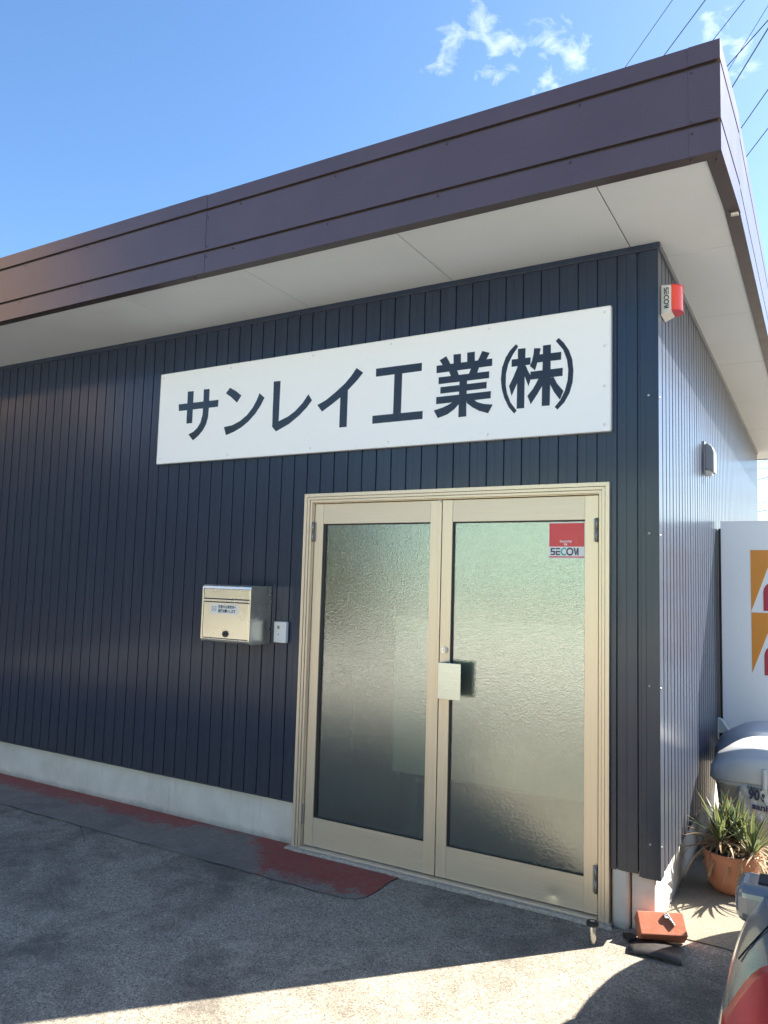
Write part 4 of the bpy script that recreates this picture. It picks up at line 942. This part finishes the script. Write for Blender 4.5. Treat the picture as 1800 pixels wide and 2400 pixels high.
for sg in (-1, 1):
    bm = bmesh.new(); grid = []; NI, NJ = 16, 12
    for i in range(NI + 1):
        ye = -2.30 - .22 * (i / NI) ** 1.3; row = []
        for j in range(NJ + 1):
            y = -2.858 + (ye + 2.858) * j / NJ; _, h, w, b_ = interp(y); hp = half(y, h, w, b_)
            k = 1.2 + 2.8 * i / NI; k0 = int(k); t = k - k0; dx = hp[k0][0] + (hp[k0 + 1][0] - hp[k0][0]) * t; z = hp[k0][1] + (hp[k0 + 1][1] - hp[k0][1]) * t
            row.append(bm.verts.new((CXC + sg * (dx + .006), y - .006, z + .006)))
        grid.append(row)
    for i in range(NI):
        for j in range(NJ):
            f = bm.faces.new((grid[i][j], grid[i][j + 1], grid[i + 1][j + 1], grid[i + 1][j])); f.smooth = True; f.material_index = 0
    tl = adopt(CAR, obj('tail_lamp', bm, [M_TAIL, M_TAILD])); md = tl.modifiers.new('t', 'SOLIDIFY'); md.thickness = .014; md.offset = 0
# shut line between tailgate, fender and bumper
def body_pt(y, k, off=.003):
    _, h, w, b_ = interp(y); hp = half(y, h, w, b_); i = int(k); t = k - i
    a, c = hp[i], hp[min(i + 1, len(hp) - 1)]; dx = a[0] + (c[0] - a[0]) * t; z = a[1] + (c[1] - a[1]) * t
    return Vector((CXC - dx - off * .6, y, z + off * .3))
M_SEAM = simple('panel_gap', (.01, .01, .012), .7)
bm = bmesh.new()
path = [body_pt(-2.30, 4.1, -.001), body_pt(-2.27, 3.7, -.001), body_pt(-2.22, 3.2, -.001), body_pt(-2.15, 2.8, -.001), body_pt(-2.07, 2.6, -.001), body_pt(-1.99, 2.5, -.001)]
for a, b_ in zip(path, path[1:]): cyl(bm, a, b_, .0014, n=6)
adopt(CAR, obj('panel_gap', bm, M_SEAM))
# rounded filler block with a cupped recess on top of the fender
bm = bmesh.new(); box(bm, CXC - .768, CXC - .66, -1.995, -1.885, .895, .968); hd_ = adopt(CAR, obj('fender_block', bm, M_PAINT, bevel=.022, seg=4))
bm = bmesh.new(); box(bm, CXC - .728, CXC - .675, -1.965, -1.905, .9675, .9705); adopt(hd_, obj('recess', bm, M_SEAM, bevel=.006))
# wheels, bumper, number plate
for sg in (-1, 1):
    for wy in (-2.28, .0):
        bm = bmesh.new(); x_o = CXC + sg * .70; x_i = CXC + sg * .55
        cyl(bm, (x_i, wy, .27), (x_o, wy, .27), .27, n=36); t = adopt(CAR, obj('wheel', bm, M_TYRE, bevel=.02, seg=3))
        bm = bmesh.new(); cyl(bm, (x_o + sg * .0005, wy, .27), (x_o + sg * .006, wy, .27), .185, .17, 28); adopt(t, obj('rim', bm, M_RIM))
bm = bmesh.new(); box(bm, CXC - .165, CXC + .165, -2.882, -2.862, .48, .645); adopt(CAR, obj('number_plate', bm, M_WHITE))

# ---------------------------------------------------------------- overhead wires
M_WIRE = simple('black_cable', (.03, .032, .04), .6)
def wire(a, b_, r_, label, sag=.25, ext=16, cat='cable'):
    a = Vector(a); b_ = Vector(b_); d = (b_ - a).normalized(); p0 = a - d * ext; p1 = b_ + d * ext; n = 18
    bm = bmesh.new(); prev = None; Lh = (p1 - p0).length / 2; mid = (p0 + p1) / 2
    for i in range(n + 1):
        t = i / n; p = p0.lerp(p1, t); p.z += 0 if sag == 0 else sag * (((t - .5) * 2) ** 2)
        if prev is not None: cyl(bm, prev, p, r_, n=6, cap=False)
        prev = p
    o = obj('overhead_cable', bm, M_WIRE); tag(o, label, cat, 'overhead cables'); return o
def sky_pt(px, py, z):
    d = fwd + right * ((px - 900) / 1782.2) - up * ((py - 1200) / 1782.2); c = cam.matrix_world.translation
    t = (z - c.z) / d.z; return c + d * t
wl = [((1576, 0), (1465, 158), 7.0, .0032, 'leftmost thin cable crossing the sky above the roof edge'),
      ((1653, 0), (1554, 133), 7.2, .0048, 'second cable from the left meeting the roof edge'),
      ((1745, 0), (1672, 93), 7.4, .0042, 'cable running down to the tip of the roof corner'),
      ((1777.6, 50), (1704, 170), 7.6, .0032, 'faint thin cable just right of the roof corner crossing a thicker one'),
      ((1798, 50), (1701, 159), 7.2, .0055, 'thick cable just right of the roof corner crossing a thin one'),
      ((1800, 67), (1712.5, 210), 7.0, .0062, 'thickest dark cable right of the roof corner'),
      ((1800, 210), (1733, 306), 7.0, .0055, 'cable at the right edge of the sky halfway down the roof side'),
      ((1800, 301), (1747, 370), 7.0, .0055, 'lower cable at the right edge of the sky beside the roof side')]
for (a, b_, z, r_, lab) in wl: wire(sky_pt(*a, z), sky_pt(*b_, z), r_, lab, sag=0)
low = [((1768, 1127.2), (1800, 1118), .012, 'lone darker cable low in the bright gap behind the side wall'),
       ((1768, 1181.4), (1800, 1176.3), .009, 'cable just above the advertising sign, upper of the lower pair'),
       ((1768, 1200.6), (1800, 1195.2), .012, 'cable closest above the advertising sign top'),
       ((1770, 1089.5), (1800, 1078.1), .007, 'slanting cable right under the far soffit, lower of two'),
       ((1770, 1086), (1800, 1075.9), .007, 'slanting cable right under the far soffit, upper of two'),
       ((1768, 1092.3), (1800, 1092), .006, 'level thin cable under the far soffit'),
       ((1768, 1099), (1800, 1098.2), .008, 'level cable, second under the far soffit'),
       ((1768, 1110.5), (1800, 1101), .006, 'thin rising cable between the level ones and the lone dark one')]
for (a, b_, r_, lab) in low:
    d0 = fwd + right * ((a[0] - 900) / 1782.2) - up * ((a[1] - 1200) / 1782.2); d1 = fwd + right * ((b_[0] - 900) / 1782.2) - up * ((b_[1] - 1200) / 1782.2)
    c = cam.matrix_world.translation; p0 = c + d0 * 26; p1 = c + d1 * 25
    wire(p0, p1, r_, lab, sag=0, ext=9)

# ---------------------------------------------------------------- across the lot, behind the camera: seen only as reflections
def simple_building(name, x0, x1, y0, y1, h, wallm, roofm, label, wins=(), face='y'):
    e = empty(name, ((x0 + x1) / 2, (y0 + y1) / 2, 0), label, 'building')
    bm = bmesh.new(); box(bm, x0, x1, y0, y1, -.1, h); w = adopt(e, obj('wall', bm, wallm))
    bm = bmesh.new(); box(bm, x0 - .3, x1 + .3, y0 - .3, y1 + .3, h, h + .35); adopt(e, obj('roof', bm, roofm))
    for (a, b_, c, d, mt_) in wins:
        bm = bmesh.new()
        if face == 'y': box(bm, a, b_, y1 - .05, y1 + .04, c, d)
        else: box(bm, x1 - .05, x1 + .04, a, b_, c, d)
        adopt(e, obj('window', bm, mt_))
    return e
M_MINT = simple('mint_wall', (.42, .58, .48), .8, var=.06); M_TAN = simple('tan_wall', (.50, .33, .20), .85, var=.12); M_DGL = simple('dark_shutter', (.05, .06, .06), .3)
simple_building('mint_workshop', -8.8, 1.5, -17, -14.5, 4.6, M_MINT, M_FASD, 'pale mint green workshop across the lot, mirrored in the glass doors', [(-7.5, -6.1, .7, 1.75, M_DGL), (-5.3, -3.9, .7, 1.8, M_DGL), (-1.5, .5, .7, 1.9, M_DGL)])
simple_building('tan_house', -27, -15.5, -9.6, -2.5, 10.5, M_TAN, M_FASD, 'tan rendered house left of the lot, mirrored in the roof fascia', [(-9, -7, 1, 2.3, M_DGL), (-6, -4, 1, 2.3, M_DGL), (-9, -7, 4, 5.3, M_DGL)], face='x')
M_LEAFF = simple('tree_foliage', (.045, .065, .022), .7, var=.5, vscale=3); M_BARK = simple('tree_bark', (.10, .07, .045), .9)
def tree(x, y, h, r_, seed, label):
    random.seed(seed); e = empty('tree', (x, y, 0), label, 'tree', 'trees across the lot')
    bm = bmesh.new(); cyl(bm, (x, y, 0), (x, y, h * .55), .16, .09, 10)
    for i in range(5):
        a = i * 1.3; cyl(bm, (x, y, h * .4), (x + r_ * .6 * math.cos(a), y + r_ * .6 * math.sin(a), h * .75), .07, .02, 6)
    adopt(e, obj('trunk', bm, M_BARK))
    bm = bmesh.new()
    for c in range(26):
        u = Vector((random.gauss(0, 1), random.gauss(0, 1), random.gauss(0, 1))).normalized() * random.uniform(.3, 1) * r_; u.z *= .9
        cc = Vector((x, y, h * .66)) + u
        for i in range(70):
            p = cc + Vector((random.gauss(0, .3), random.gauss(0, .3), random.gauss(0, .28))) * r_ * .6
            t = Vector((random.uniform(-1, 1), random.uniform(-1, 1), random.uniform(-1, 1))).normalized() * .11; q_ = t.cross(Vector((random.uniform(-1, 1), random.uniform(-1, 1), random.uniform(-1, 1)))).normalized() * .08
            bm.faces.new([bm.verts.new(p + t), bm.verts.new(p + q_), bm.verts.new(p - t), bm.verts.new(p - q_)])
    adopt(e, obj('crown', bm, M_LEAFF))
tree(-13.6, -13.0, 5.6, 2.4, 1, 'leafy tree nearest the tan house across the lot'); tree(-17.0, -17.5, 7.0, 3.0, 2, 'tall leafy tree between the tan house and the workshop'); tree(-11.9, -15.5, 5.4, 1.9, 3, 'leafy tree close beside the mint workshop')

bm = bmesh.new(); box(bm, -8.82, 1.52, -14.38, -14.30, 0, .66); o = obj('low_wall', bm, simple('cream_wall', (.72, .66, .54), .85, var=.06)); tag(o, 'cream painted low wall in front of the mint workshop across the lot', 'wall')
# dark bushes left of the workshop
random.seed(9); HE = empty('hedge', (-12.5, -11.3, 0), 'dark olive hedge along the far side of the lot, mirrored in the left door', 'hedge')
bm = bmesh.new()
for i in range(5200):
    x_ = random.uniform(-17.5, -8.2); z_ = random.uniform(0, 1) ** .8 * (2.5 + .7 * math.sin(x_ * 1.7) + .3 * math.sin(x_ * 5)); p = Vector((x_, -11.3 + random.gauss(0, .28), z_))
    t = Vector((random.uniform(-1, 1), random.uniform(-1, 1), random.uniform(-1, 1))).normalized() * .15; q_ = t.cross(Vector((random.uniform(-1, 1), random.uniform(-1, 1), random.uniform(-1, 1)))).normalized() * .11
    bm.faces.new([bm.verts.new(p + t), bm.verts.new(p + q_), bm.verts.new(p - t), bm.verts.new(p - q_)])
adopt(HE, obj('foliage', bm, simple('hedge_leaves', (.085, .075, .035), .7, var=.5, vscale=2)))
bm = bmesh.new()
for i in range(9): cyl(bm, (-17 + i, -11.3, 0), (-17 + i, -11.3, 1.6), .04, .02, 6)
adopt(HE, obj('stems', bm, M_BARK))['kind'] = 'stuff'

random.seed(10); HE = empty('hedge', (-12.6, -6, 0), 'tall dark hedge in front of the tan house left of the lot', 'hedge')
bm = bmesh.new()
for i in range(6500):
    y_ = random.uniform(-10.5, -1.5); z_ = random.uniform(0, 1) ** .9 * (4.3 + .5 * math.sin(y_ * 1.9) + .3 * math.sin(y_ * 5)); p = Vector((-12.6 + random.gauss(0, .3), y_, z_))
    t = Vector((random.uniform(-1, 1), random.uniform(-1, 1), random.uniform(-1, 1))).normalized() * .16; q_ = t.cross(Vector((random.uniform(-1, 1), random.uniform(-1, 1), random.uniform(-1, 1)))).normalized() * .12
    bm.faces.new([bm.verts.new(p + t), bm.verts.new(p + q_), bm.verts.new(p - t), bm.verts.new(p - q_)])
adopt(HE, obj('foliage', bm, simple('dark_hedge_leaves', (.035, .04, .022), .7, var=.5, vscale=2)))
bm = bmesh.new()
for i in range(9): cyl(bm, (-12.6, -10 + i, 0), (-12.6, -10 + i, 2.6), .05, .02, 6)
adopt(HE, obj('stems', bm, M_BARK))['kind'] = 'stuff'
